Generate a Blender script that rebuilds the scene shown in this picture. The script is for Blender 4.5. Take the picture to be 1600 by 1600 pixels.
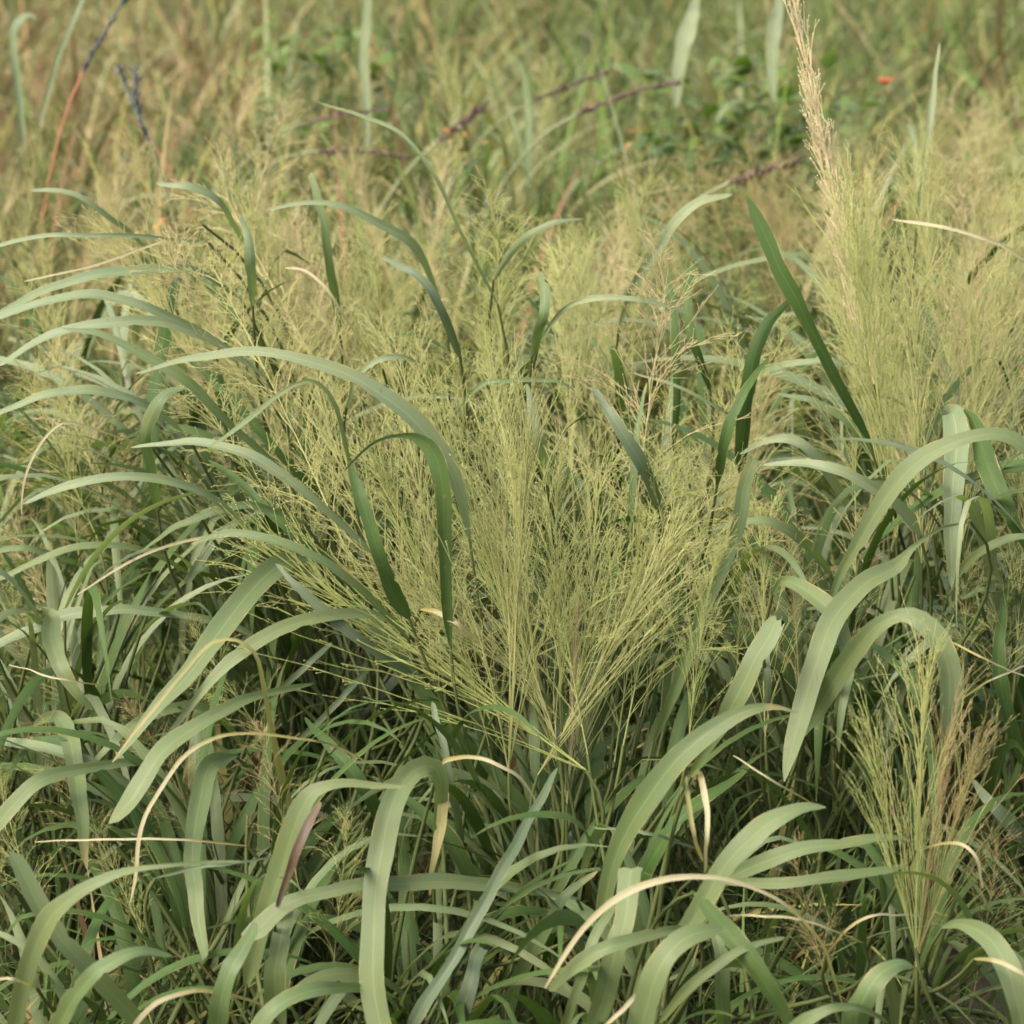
import bpy, math, random
import numpy as np
from mathutils import Vector, Matrix

for o in list(bpy.data.objects):
    bpy.data.objects.remove(o)
SC = bpy.context.scene
COL = SC.collection
R = math.radians
random.seed(7)
rng = np.random.default_rng(7)

# ------------------------------------------------------------------ camera
CAM_H, PITCH, HALF = 1.5, R(15), R(10)
cam_d = bpy.data.cameras.new('camera')
cam = bpy.data.objects.new('camera', cam_d)
COL.objects.link(cam)
cam.location = (0, 0, CAM_H)
cam.rotation_euler = (R(90) - PITCH, 0, 0)
cam_d.sensor_width = 36
cam_d.lens = 18 / math.tan(HALF)
cam_d.clip_start = 0.05
cam_d.clip_end = 400
cam_d.dof.use_dof = True
cam_d.dof.focus_distance = 3.45
cam_d.dof.aperture_fstop = 6.7
SC.camera = cam

# ------------------------------------------------------------------ sky and sun (bright thin overcast)
SUN_EL, SUN_AZ = R(52), math.atan2(-0.62, -0.50)       # towards the sun, azimuth from +Y
world = bpy.data.worlds.new('World')
SC.world = world
world.use_nodes = True
wn = world.node_tree
wn.nodes.clear()
sky = wn.nodes.new('ShaderNodeTexSky')
sky.sky_type = 'NISHITA'
sky.sun_disc = False
sky.sun_elevation = SUN_EL
sky.sun_rotation = SUN_AZ
sky.air_density = 1.0
sky.dust_density = 8.0
sky.ozone_density = 0.6
bg = wn.nodes.new('ShaderNodeBackground')
bg.inputs['Strength'].default_value = 0.15
wo = wn.nodes.new('ShaderNodeOutputWorld')
wn.links.new(sky.outputs[0], bg.inputs['Color'])
wn.links.new(bg.outputs[0], wo.inputs['Surface'])

sun_d = bpy.data.lights.new('sun', 'SUN')
sun_d.energy = 1.35
sun_d.angle = R(26)
sun_d.color = (1.0, 0.965, 0.89)
sun = bpy.data.objects.new('sun', sun_d)
COL.objects.link(sun)
to_sun = Vector((math.sin(SUN_AZ) * math.cos(SUN_EL), math.cos(SUN_AZ) * math.cos(SUN_EL), math.sin(SUN_EL)))
sun.rotation_euler = to_sun.to_track_quat('Z', 'Y').to_euler()
sun.location = to_sun * 30

vs = SC.view_settings
vs.view_transform = 'Standard'
vs.look = 'None'
vs.gamma = 1
vs.exposure = 1.40
vs.use_curve_mapping = False
SC.cycles.max_bounces = 4
SC.cycles.diffuse_bounces = 3
SC.cycles.glossy_bounces = 1
SC.cycles.transmission_bounces = 4
SC.cycles.use_denoising = True
SC.cycles.filter_width = 1.7

# ------------------------------------------------------------------ picture geometry -> place in the field
TAN = math.tan(HALF)
FWD = np.array([0, math.cos(PITCH), -math.sin(PITCH)])
UP = np.array([0, math.sin(PITCH), math.cos(PITCH)])
RIGHT = np.array([1.0, 0, 0])
EYE = np.array([0, 0, CAM_H])


def at(u, v, d):
    return EYE + FWD * d + RIGHT * ((u - 800) / 800 * TAN * d) + UP * ((800 - v) / 800 * TAN * d)


def ground_at(u, v):
    s = FWD + RIGHT * ((u - 800) / 800 * TAN) + UP * ((800 - v) / 800 * TAN)
    t = -CAM_H / s[2]
    p = EYE + s * t
    return np.array([p[0], p[1], 0.0])


def unit(a):
    return a / (np.linalg.norm(a, axis=-1, keepdims=True) + 1e-12)


# ------------------------------------------------------------------ materials
def new_mat(name):
    m = bpy.data.materials.new(name)
    m.use_nodes = True
    m.node_tree.nodes.clear()
    return m, m.node_tree.nodes, m.node_tree.links


def leaf_mat(name, base, alt, tip, tip_from=0.75, trans=0.32, rough=0.42, spec=0.45, blotch=0.35):
    """grass blade: lengthwise veins, pale midrib, blotches, drying tip; colour varies blade to blade"""
    m, n, l = new_mat(name)
    out = n.new('ShaderNodeOutputMaterial')
    uv = n.new('ShaderNodeUVMap'); uv.uv_map = 'UVMap'
    sep = n.new('ShaderNodeSeparateXYZ'); l.new(uv.outputs[0], sep.inputs[0])
    info = n.new('ShaderNodeObjectInfo')
    mix1 = n.new('ShaderNodeMix'); mix1.data_type = 'RGBA'
    l.new(info.outputs['Random'], mix1.inputs[0])
    mix1.inputs[6].default_value = (*base, 1); mix1.inputs[7].default_value = (*alt, 1)
    # blotches
    tc = n.new('ShaderNodeTexCoord')
    no = n.new('ShaderNodeTexNoise'); no.inputs['Scale'].default_value = 26; no.inputs['Detail'].default_value = 5
    l.new(tc.outputs['Object'], no.inputs['Vector'])
    mr = n.new('ShaderNodeMapRange'); mr.inputs[1].default_value = 0.42; mr.inputs[2].default_value = 0.75
    mr.inputs[3].default_value = 0.0; mr.inputs[4].default_value = blotch
    l.new(no.outputs[0], mr.inputs[0])
    mixb = n.new('ShaderNodeMix'); mixb.data_type = 'RGBA'
    l.new(mr.outputs[0], mixb.inputs[0]); l.new(mix1.outputs[2], mixb.inputs[6])
    mixb.inputs[7].default_value = (base[0] * 1.45 + .01, base[1] * 1.2, base[2] * 0.8, 1)
    # veins across the blade
    vein = n.new('ShaderNodeMath'); vein.operation = 'MULTIPLY'; vein.inputs[1].default_value = 88.0
    l.new(sep.outputs[0], vein.inputs[0])
    sn = n.new('ShaderNodeMath'); sn.operation = 'SINE'; l.new(vein.outputs[0], sn.inputs[0])
    vm = n.new('ShaderNodeMapRange'); vm.inputs[1].default_value = -1; vm.inputs[2].default_value = 1
    vm.inputs[3].default_value = 0.84; vm.inputs[4].default_value = 1.12
    l.new(sn.outputs[0], vm.inputs[0])
    hsv = n.new('ShaderNodeHueSaturation'); l.new(mixb.outputs[2], hsv.inputs['Color']); l.new(vm.outputs[0], hsv.inputs['Value'])
    # midrib
    sb = n.new('ShaderNodeMath'); sb.operation = 'SUBTRACT'; sb.inputs[1].default_value = 0.5; l.new(sep.outputs[0], sb.inputs[0])
    ab = n.new('ShaderNodeMath'); ab.operation = 'ABSOLUTE'; l.new(sb.outputs[0], ab.inputs[0])
    rib = n.new('ShaderNodeMapRange'); rib.inputs[1].default_value = 0.015; rib.inputs[2].default_value = 0.05
    rib.inputs[3].default_value = 0.50; rib.inputs[4].default_value = 0.0
    l.new(ab.outputs[0], rib.inputs[0])
    mixr = n.new('ShaderNodeMix'); mixr.data_type = 'RGBA'
    l.new(rib.outputs[0], mixr.inputs[0]); l.new(hsv.outputs[0], mixr.inputs[6])
    mixr.inputs[7].default_value = (min(1, base[0] * 1.8), min(1, base[1] * 1.6), min(1, base[2] * 1.5), 1)
    # dry tip and dry margins, ragged by noise
    ad = n.new('ShaderNodeMath'); ad.operation = 'MULTIPLY_ADD'; ad.inputs[1].default_value = 0.42
    ad.inputs[2].default_value = -0.21; l.new(no.outputs[0], ad.inputs[0])
    sm = n.new('ShaderNodeMath'); sm.operation = 'ADD'; l.new(sep.outputs[1], sm.inputs[0]); l.new(ad.outputs[0], sm.inputs[1])
    jit = n.new('ShaderNodeMath'); jit.operation = 'MULTIPLY_ADD'; jit.inputs[1].default_value = 7.13; jit.inputs[2].default_value = 0
    l.new(info.outputs['Random'], jit.inputs[0])
    fr = n.new('ShaderNodeMath'); fr.operation = 'FRACT'; l.new(jit.outputs[0], fr.inputs[0])
    tf = n.new('ShaderNodeMath'); tf.operation = 'MULTIPLY_ADD'; tf.inputs[1].default_value = 0.35; tf.inputs[2].default_value = tip_from - 0.05
    l.new(fr.outputs[0], tf.inputs[0])
    dif = n.new('ShaderNodeMath'); dif.operation = 'SUBTRACT'; l.new(sm.outputs[0], dif.inputs[0]); l.new(tf.outputs[0], dif.inputs[1])
    tm = n.new('ShaderNodeMapRange'); tm.inputs[1].default_value = 0.0; tm.inputs[2].default_value = 0.16
    l.new(dif.outputs[0], tm.inputs[0])
    mixt = n.new('ShaderNodeMix'); mixt.data_type = 'RGBA'
    l.new(tm.outputs[0], mixt.inputs[0]); l.new(mixr.outputs[2], mixt.inputs[6]); mixt.inputs[7].default_value = (*tip, 1)
    eg = n.new('ShaderNodeMapRange'); eg.inputs[1].default_value = 0.40; eg.inputs[2].default_value = 0.50
    eg.inputs[3].default_value = -0.30; eg.inputs[4].default_value = 0.12
    l.new(ab.outputs[0], eg.inputs[0])
    ea = n.new('ShaderNodeMath'); ea.operation = 'ADD'; l.new(eg.outputs[0], ea.inputs[0]); l.new(no.outputs[0], ea.inputs[1])
    em = n.new('ShaderNodeMapRange'); em.inputs[1].default_value = 0.58; em.inputs[2].default_value = 0.66; em.inputs[4].default_value = 0.8
    l.new(ea.outputs[0], em.inputs[0])
    mixe = n.new('ShaderNodeMix'); mixe.data_type = 'RGBA'
    l.new(em.outputs[0], mixe.inputs[0]); l.new(mixt.outputs[2], mixe.inputs[6]); mixe.inputs[7].default_value = (*tip, 1)
    n2 = n.new('ShaderNodeTexNoise'); n2.inputs['Scale'].default_value = 120; n2.inputs['Detail'].default_value = 3
    l.new(tc.outputs['Object'], n2.inputs['Vector'])
    sp = n.new('ShaderNodeMapRange'); sp.inputs[1].default_value = 0.66; sp.inputs[2].default_value = 0.74
    sp.inputs[3].default_value = 0.0; sp.inputs[4].default_value = 0.6
    l.new(n2.outputs[0], sp.inputs[0])
    mixs = n.new('ShaderNodeMix'); mixs.data_type = 'RGBA'
    l.new(sp.outputs[0], mixs.inputs[0]); l.new(mixe.outputs[2], mixs.inputs[6]); mixs.inputs[7].default_value = (0.17, 0.11, 0.05, 1)
    colr = mixs.outputs[2]
    bump = n.new('ShaderNodeBump'); bump.inputs['Strength'].default_value = 0.25; bump.inputs['Distance'].default_value = 0.002
    l.new(sn.outputs[0], bump.inputs['Height'])
    p = n.new('ShaderNodeBsdfPrincipled')
    p.inputs['Roughness'].default_value = rough
    p.inputs['Specular IOR Level'].default_value = spec
    l.new(colr, p.inputs['Base Color']); l.new(bump.outputs[0], p.inputs['Normal'])
    tr = n.new('ShaderNodeBsdfTranslucent')
    tg = n.new('ShaderNodeMix'); tg.data_type = 'RGBA'; tg.blend_type = 'MULTIPLY'; tg.inputs[0].default_value = 1
    l.new(colr, tg.inputs[6]); tg.inputs[7].default_value = (1.0, 1.15, 0.45, 1)
    l.new(tg.outputs[2], tr.inputs['Color'])
    ms = n.new('ShaderNodeMixShader'); ms.inputs[0].default_value = trans
    l.new(p.outputs[0], ms.inputs[1]); l.new(tr.outputs[0], ms.inputs[2])
    l.new(ms.outputs[0], out.inputs['Surface'])
    return m


def plain_mat(name, a, b, rough=0.6, trans=0.2, scale=30.0, spec=0.3):
    m, n, l = new_mat(name)
    out = n.new('ShaderNodeOutputMaterial')
    info = n.new('ShaderNodeObjectInfo')
    tc = n.new('ShaderNodeTexCoord')
    no = n.new('ShaderNodeTexNoise'); no.inputs['Scale'].default_value = scale; no.inputs['Detail'].default_value = 3
    l.new(tc.outputs['Object'], no.inputs['Vector'])
    av = n.new('ShaderNodeMath'); av.operation = 'ADD'; l.new(no.outputs[0], av.inputs[0]); l.new(info.outputs['Random'], av.inputs[1])
    mr = n.new('ShaderNodeMapRange'); mr.inputs[1].default_value = 0.35; mr.inputs[2].default_value = 1.65
    l.new(av.outputs[0], mr.inputs[0])
    mx = n.new('ShaderNodeMix'); mx.data_type = 'RGBA'
    l.new(mr.outputs[0], mx.inputs[0]); mx.inputs[6].default_value = (*a, 1); mx.inputs[7].default_value = (*b, 1)
    p = n.new('ShaderNodeBsdfPrincipled'); p.inputs['Roughness'].default_value = rough
    p.inputs['Specular IOR Level'].default_value = spec
    l.new(mx.outputs[2], p.inputs['Base Color'])
    if trans > 0:
        tr = n.new('ShaderNodeBsdfTranslucent'); l.new(mx.outputs[2], tr.inputs['Color'])
        ms = n.new('ShaderNodeMixShader'); ms.inputs[0].default_value = trans
        l.new(p.outputs[0], ms.inputs[1]); l.new(tr.outputs[0], ms.inputs[2]); l.new(ms.outputs[0], out.inputs['Surface'])
    else:
        l.new(p.outputs[0], out.inputs['Surface'])
    return m


def attr_mat(name, trans=0.3, rough=0.55):
    m, n, l = new_mat(name)
    out = n.new('ShaderNodeOutputMaterial')
    at_ = n.new('ShaderNodeAttribute'); at_.attribute_name = 'blade_colour'
    p = n.new('ShaderNodeBsdfPrincipled'); p.inputs['Roughness'].default_value = rough; p.inputs['Specular IOR Level'].default_value = 0.15
    l.new(at_.outputs['Color'], p.inputs['Base Color'])
    tr = n.new('ShaderNodeBsdfTranslucent'); l.new(at_.outputs['Color'], tr.inputs['Color'])
    ms = n.new('ShaderNodeMixShader'); ms.inputs[0].default_value = trans
    l.new(p.outputs[0], ms.inputs[1]); l.new(tr.outputs[0], ms.inputs[2]); l.new(ms.outputs[0], out.inputs['Surface'])
    return m


STRAW = (0.36, 0.27, 0.12)
M = {
    'green': leaf_mat('leaf_green', (0.102, 0.155, 0.060), (0.140, 0.182, 0.080), STRAW, 0.98, trans=0.38, rough=0.45, spec=0.4),
    'pale': leaf_mat('leaf_glaucous', (0.145, 0.200, 0.102), (0.182, 0.225, 0.122), STRAW, 0.98, trans=0.36, rough=0.45, spec=0.45),
    'dark': leaf_mat('leaf_shaded_green', (0.042, 0.082, 0.020), (0.060, 0.100, 0.030), STRAW, 1.05, trans=0.25, spec=0.15, blotch=0.15),  # deeper green; shade of undersides and inner blades is put into the colour
    'grey': leaf_mat('leaf_blue_grey', (0.082, 0.122, 0.066), (0.105, 0.142, 0.080), STRAW, 1.05, trans=0.25, blotch=0.2, spec=0.3),
    'dry': leaf_mat('leaf_dry', (0.23, 0.225, 0.085), (0.32, 0.28, 0.12), (0.37, 0.335, 0.20), 0.22, trans=0.35, rough=0.55, blotch=0.6),
    'turn': leaf_mat('leaf_turning', (0.19, 0.195, 0.070), (0.23, 0.215, 0.085), (0.34, 0.28, 0.14), 0.5, trans=0.35, blotch=0.6),
    'purple': leaf_mat('leaf_purple_brown', (0.100, 0.076, 0.055), (0.09, 0.065, 0.045), (0.22, 0.15, 0.10), 0.9, trans=0.1, spec=0.2),
    'stem': plain_mat('stem_green', (0.050, 0.072, 0.022), (0.095, 0.110, 0.036), 0.6, 0.0, spec=0.15),
    'stem_grey': plain_mat('stem_waxy', (0.13, 0.155, 0.08), (0.17, 0.185, 0.095), 0.55, 0.0),
    'stem_tan': plain_mat('stem_tan', (0.28, 0.20, 0.10), (0.22, 0.18, 0.08), 0.6, 0.0),
    'pan_green': plain_mat('seed_branches_green', (0.390, 0.450, 0.145), (0.530, 0.525, 0.230), 0.65, 0.48, 8),
    'pan_tan': plain_mat('seed_branches_tan', (0.54, 0.48, 0.24), (0.60, 0.53, 0.29), 0.6, 0.45),
    'pan_cream': plain_mat('seed_branches_cream', (0.64, 0.58, 0.34), (0.70, 0.62, 0.38), 0.6, 0.45),
    'spk_cream': plain_mat('spikelets_cream', (0.68, 0.61, 0.38), (0.74, 0.66, 0.44), 0.6, 0.4, 60),
    'pan_rust': plain_mat('seed_branches_rust', (0.33, 0.36, 0.12), (0.44, 0.34, 0.16), 0.6, 0.4, 7),
    'spk_green': plain_mat('spikelets_green', (0.430, 0.420, 0.18), (0.52, 0.475, 0.25), 0.7, 0.38, 60, 0.15),
    'spk_tan': plain_mat('spikelets_tan', (0.48, 0.41, 0.24), (0.54, 0.46, 0.28), 0.7, 0.3, 60, 0.15),
    'spk_rust': plain_mat('spikelets_rust', (0.38, 0.31, 0.15), (0.46, 0.33, 0.20), 0.7, 0.3, 60, 0.15),
    'blue_stem': plain_mat('stalk_purple', (0.060, 0.040, 0.040), (0.115, 0.075, 0.065), 0.8, 0.0, 14, 0.15),
    'black_stem': plain_mat('stalk_slate', (0.035, 0.040, 0.040), (0.09, 0.10, 0.09), 0.5, 0.0, 10),
    'red_stem': plain_mat('stalk_red', (0.30, 0.095, 0.045), (0.26, 0.14, 0.07), 0.6, 0.0, 10),
    'broad': leaf_mat('broad_leaf', (0.080, 0.140, 0.022), (0.100, 0.160, 0.030), (0.30, 0.16, 0.04), 1.2, blotch=0.2),
    'orange': leaf_mat('orange_leaf', (0.42, 0.21, 0.06), (0.36, 0.22, 0.06), (0.40, 0.20, 0.08), 0.8),
    'red_petal': plain_mat('red_petal', (0.50, 0.10, 0.045), (0.42, 0.12, 0.05), 0.5, 0.3),
    'meadow': attr_mat('meadow_blades'),
}


def soil_mat():
    m, n, l = new_mat('soil_and_thatch')
    out = n.new('ShaderNodeOutputMaterial')
    tc = n.new('ShaderNodeTexCoord')
    a = n.new('ShaderNodeTexNoise'); a.inputs['Scale'].default_value = 14; a.inputs['Detail'].default_value = 8
    l.new(tc.outputs['Object'], a.inputs['Vector'])
    cr = n.new('ShaderNodeValToRGB')
    cr.color_ramp.elements[0].position = 0.3; cr.color_ramp.elements[0].color = (0.020, 0.017, 0.010, 1)
    cr.color_ramp.elements[1].position = 0.75; cr.color_ramp.elements[1].color = (0.055, 0.042, 0.022, 1)
    l.new(a.outputs[0], cr.inputs[0])
    b = n.new('ShaderNodeBump'); b.inputs['Strength'].default_value = 0.8; b.inputs['Distance'].default_value = 0.03
    l.new(a.outputs[0], b.inputs['Height'])
    p = n.new('ShaderNodeBsdfPrincipled'); p.inputs['Roughness'].default_value = 0.95
    l.new(cr.outputs[0], p.inputs['Base Color']); l.new(b.outputs[0], p.inputs['Normal'])
    l.new(p.outputs[0], out.inputs['Surface'])
    return m


# ------------------------------------------------------------------ mesh helpers
def make_mesh(name, verts, faces, uvs=None, smooth=True):
    me = bpy.data.meshes.new(name)
    verts = np.asarray(verts, dtype=np.float32).reshape(-1, 3)
    faces = np.asarray(faces, dtype=np.int32)
    k = faces.shape[1]
    me.vertices.add(len(verts)); me.vertices.foreach_set('co', verts.ravel())
    me.loops.add(faces.size); me.loops.foreach_set('vertex_index', faces.ravel())
    me.polygons.add(len(faces))
    me.polygons.foreach_set('loop_start', np.arange(0, faces.size, k, dtype=np.int32))
    if smooth:
        me.polygons.foreach_set('use_smooth', np.ones(len(faces), dtype=bool))
    if uvs is not None:
        lay = me.uv_layers.new(name='UVMap')
        lay.data.foreach_set('uv', np.asarray(uvs, dtype=np.float32)[faces.ravel()].ravel())
    me.update(calc_edges=True)
    return me


def link(name, me, mat, parent=None):
    if not me.materials:
        me.materials.append(mat)
    o = bpy.data.objects.new(name, me)
    COL.objects.link(o)
    if parent is not None:
        o.parent = parent
    return o


def spline(pts, n):
    """Catmull-Rom through pts (k,c), n+1 samples, spaced by chord"""
    p = np.asarray(pts, float)
    if len(p) == 2:
        t = np.linspace(0, 1, n + 1)[:, None]
        return p[0] * (1 - t) + p[1] * t
    e = np.vstack([2 * p[0] - p[1], p, 2 * p[-1] - p[-2]])
    seg = np.linalg.norm(np.diff(p[:, :3], axis=0), axis=1)
    s = np.concatenate([[0], np.cumsum(seg)])
    q = np.linspace(0, s[-1], n + 1)
    i = np.clip(np.searchsorted(s, q, side='right') - 1, 0, len(seg) - 1)
    t = ((q - s[i]) / (seg[i] + 1e-9))[:, None]
    a, b, c, d = e[i], e[i + 1], e[i + 2], e[i + 3]
    return 0.5 * (2 * b + (c - a) * t + (2 * a - 5 * b + 4 * c - d) * t * t + (3 * b - a - 3 * c + d) * t ** 3)


def ribbon(path, half, side, fold=0.22, cols=5, wave=0.0):
    """grass blade as a keeled strip: path (n,3), half width (n), side vectors (n,3); returns verts, faces, uv"""
    n = len(path)
    tan = unit(np.gradient(path, axis=0))
    nor = unit(np.cross(side, tan))
    xs = np.linspace(-1, 1, cols)
    ts = np.linspace(0, 1, n)
    verts = np.zeros((n, cols, 3)); uv = np.zeros((n, cols, 2))
    ph = random.random() * 6
    ff = fold * (1.25 - 0.9 * ts)
    for j, x in enumerate(xs):
        w = wave * np.sin(ts * 31 + ph + (2.1 if x > 0 else 0)) * abs(x)
        verts[:, j] = path + side * (half * x)[:, None] + nor * (half * (abs(x) * ff + w))[:, None]
        uv[:, j, 0] = (x + 1) / 2; uv[:, j, 1] = ts
    i = np.arange(n - 1)[:, None]; j = np.arange(cols - 1)[None, :]
    a = i * cols + j
    faces = np.stack([a, a + 1, a + cols + 1, a + cols], -1).reshape(-1, 4)
    return verts.reshape(-1, 3), faces, uv.reshape(-1, 2)


def tube(path, rad, sides=5):
    path = np.asarray(path, float); n = len(path)
    rad = np.broadcast_to(np.asarray(rad, float), (n,))
    tan = unit(np.gradient(path, axis=0))
    ref = np.array([0.31, 0.84, 0.44])
    a = unit(np.cross(tan, ref)); b = np.cross(tan, a)
    th = np.linspace(0, 2 * math.pi, sides, endpoint=False)
    v = path[:, None] + rad[:, None, None] * (a[:, None] * np.cos(th)[None, :, None] + b[:, None] * np.sin(th)[None, :, None])
    i = np.arange(n - 1)[:, None]; j = np.arange(sides)[None, :]
    k = (j + 1) % sides
    f = np.stack([i * sides + j, i * sides + k, (i + 1) * sides + k, (i + 1) * sides + j], -1).reshape(-1, 4)
    return v.reshape(-1, 3), f


# ------------------------------------------------------------------ tussocks
WK = {'dry': 0.6, 'turn': 0.8, 'dark': 0.9}


class Tussock:
    wk = 1.0

    def __init__(self, base, label, group='tall panic grass tussocks in the meadow', name='panic_grass_tussock', cat='grass tussock'):
        self.base = np.array(base, float)
        self.o = bpy.data.objects.new(name, None)
        COL.objects.link(self.o)
        self.o.location = self.base
        self.o.empty_display_size = 0.1
        self.o['label'] = label; self.o['category'] = cat
        if group:
            self.o['group'] = group

    def add(self, name, v, f, mat, uv=None):
        return link(name, make_mesh(name, np.asarray(v) - self.base, f, uv), mat, self.o)

    def stem_to(self, p, direction, r0=0.0034, r1=0.0022, mat='stem', spread=0.07):
        p = np.asarray(p, float)
        b = self.base + np.array([random.gauss(0, spread), random.gauss(0, spread), -0.01])
        h = np.linalg.norm(p - b)
        c1 = b + np.array([(p - b)[0] * 0.12, (p - b)[1] * 0.12, h * 0.36])
        c2 = p - unit(np.asarray(direction, float)) * h * 0.36
        c2[2] = max(c2[2], 0.04)
        t = np.linspace(0, 1, 14)[:, None]
        path = b * (1 - t) ** 3 + 3 * c1 * t * (1 - t) ** 2 + 3 * c2 * t * t * (1 - t) + p * t ** 3
        v, f = tube(path, np.linspace(r0, r1, 14), 6)
        self.add('stem', v, f, M[mat])
        return path

    def traced(self, mat, d0, d1, th, pts, flip=1, bow=0.0, stem=True, fold=0.36):
        """one blade seen in the photograph; pts root->tip as (u, v, visible width); bow brings the middle towards the eye"""
        k = len(pts)
        chord = np.concatenate([[0], np.cumsum([math.hypot(pts[i + 1][0] - pts[i][0], pts[i + 1][1] - pts[i][1]) for i in range(k - 1)])])
        chord /= chord[-1]
        P = []
        for (u, v, w), s in zip(pts, chord):
            d = d0 + (d1 - d0) * s - bow * math.sin(math.pi * s)
            P.append(np.append(at(u, v, d), w / 800 * TAN * d))
        q = spline(np.array(P), 36)
        ks = np.linspace(0, 1, len(q))
        lk = min(1.0, np.linalg.norm(np.diff(q[:, :3], axis=0), axis=1).sum() / 0.45)
        path = q[:, :3] + lk * sum(np.outer(np.sin(ks * fq + random.uniform(0, 6.28)) * ks, [random.gauss(0, am) for _ in range(3)]) for fq, am in ((7, .004), (15, .0018), (31, .0008)))
        wid = np.maximum(q[:, 3] * WK.get(mat, 0.88) * self.wk, 0.0012)
        wid = wid * (1 + 0.06 * np.sin(ks * 9 + random.uniform(0, 6)) + 0.04 * np.sin(ks * 23 + random.uniform(0, 6)))
        wid = wid * np.clip(0.35 + ks * 6.5, 0, 1)
        tan = unit(np.gradient(path, axis=0))
        view = unit(path - EYE)
        S = unit(np.cross(tan, view))              # lies across the blade, square to the line of sight
        N = unit(np.cross(S, tan))                 # towards the eye (or away)
        sgn = np.sign(-(N * view).sum(1))[:, None]
        N = N * sgn
        # tilt about the blade's own axis so that its face turns up (flip=1) or down (flip=-1)
        ang = R(th) * (1 - 0.25 * np.cos(np.linspace(0, math.pi, len(path)))) + R(14) * np.sin(ks * random.uniform(3, 9) + random.uniform(0, 6))
        up = np.sign(S[:, 2]); up[up == 0] = 1
        # smooth sign: use the strongest one
        upw = np.sign(np.sum(S[:, 2] * np.abs(S[:, 2]))) or 1
        side = S * np.cos(ang)[:, None] - N * (upw * flip * np.sin(ang))[:, None]
        half = wid / 2 / np.maximum(np.cos(ang), 0.35)
        torn = pts[-1][2] >= 10
        if not torn:
            half[-1] = 0.0006
        nrm = np.cross(side, tan)
        if (nrm[:, 2] * flip).sum() < 0:
            side = -side
        v, f, uv = ribbon(path, half, side, fold, 5, 0.035)
        if random.random() < 0.45 and wid.max() > 0.012:
            for _ in range(random.randint(1, 3)):
                r_ = random.randint(8, len(path) - 6); c_ = random.choice((0, 4))
                v[r_ * 5 + c_] += (path[r_] - v[r_ * 5 + c_]) * random.uniform(0.12, 0.4)
        if torn:
            for r_ in (1, 2):
                for c_ in range(5):
                    v[-5 * r_ + c_] += tan[-1] * random.uniform(-0.011, 0.006) / r_
        self.add('leaf_blade', v, f, M[mat], uv)
        if stem:
            self.stem_to(path[0] + tan[0] * 0.004, tan[0] * 0.7 + np.array([0, 0, 0.5]), 0.0042, max(0.0018, min(0.0035, wid[0] * 0.32)))

    def arch(self, p, az, e0, bend, length, w, mat, n=12, twist=0.0, power=1.3):
        t = np.linspace(0, 1, n + 1)
        e = e0 - bend * t ** power
        if random.random() < 0.28:
            e = e - (t > random.uniform(0.35, 0.75)) * random.uniform(0.5, 1.3)
        a = az + random.uniform(-.4, .4) * t
        dirs = np.stack([np.cos(e) * np.cos(a), np.cos(e) * np.sin(a), np.sin(e)], -1)
        path = np.asarray(p) + np.concatenate([np.zeros((1, 3)), np.cumsum((dirs[:-1] + dirs[1:]) / 2 * length / n, axis=0)])
        path[:, 2] = np.maximum(path[:, 2], 0.012)
        tan = unit(np.gradient(path, axis=0))
        h = np.stack([-np.sin(a), np.cos(a), np.zeros_like(a)], -1)
        h = unit(h - tan * (h * tan).sum(1, keepdims=True))
        nn = np.cross(h, tan)
        tw = twist * t
        side = h * np.cos(tw)[:, None] + nn * np.sin(tw)[:, None]
        prof = np.minimum(1, 0.5 + 2.2 * t) * np.clip(1 - t ** 2.6, 0.03, 1)
        v, f, uv = ribbon(path, w / 2 * prof, side, 0.25, 3, 0.03)
        self.add('leaf_blade', v, f, M[mat], uv)

    def fill(self, n_stems, h=(0.35, 0.8), lean=(0.1, 0.5), leaves=(2, 4), mats=('green', 'green', 'pale', 'dark'), length=(0.35, 0.7), w=(0.010, 0.022),
             az_mid=None, az_spread=math.pi):
        for _ in range(n_stems):
            az = random.uniform(-math.pi, math.pi) if az_mid is None else random.gauss(az_mid, az_spread)
            ln = random.uniform(*lean); hh = random.uniform(*h)
            tip = self.base + np.array([math.cos(az) * math.sin(ln), math.sin(az) * math.sin(ln), math.cos(ln)]) * hh
            path = self.stem_to(tip, [math.cos(az) * math.sin(ln * 1.5), math.sin(az) * math.sin(ln * 1.5), math.cos(ln * 1.5)], 0.0038, 0.002)
            for _k in range(random.randint(*leaves)):
                p = path[random.randint(3, 13)]
                la = az + random.gauss(0, 0.9)
                self.arch(p, la, R(random.uniform(48, 84)), R(random.uniform(55, 150)), random.uniform(*length), random.uniform(*w),
                          random.choice(mats), twist=random.gauss(0, 0.8), power=random.uniform(1.0, 1.9))

    def seed_head(self, kind, pb, pt, tint='green', stem_r=0.002, stem=True):
        pb, pt = np.asarray(pb, float), np.asarray(pt, float)
        ax = Vector(pt - pb); L = ax.length
        protos = PAN[kind]
        br, sp = protos[random.randrange(len(protos))]
        key = (br.name, tint)
        if key not in PAN_T:
            b2, s2 = br.copy(), sp.copy()
            b2.materials.clear(); b2.materials.append(M['pan_' + tint])
            s2.materials.clear(); s2.materials.append(M['spk_' + tint])
            PAN_T[key] = (b2, s2)
        b2, s2 = (m.copy() for m in PAN_T[key])
        o = bpy.data.objects.new('seed_head', b2); COL.objects.link(o); o.parent = self.o
        q = ax.to_track_quat('Z', 'Y')
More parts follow.
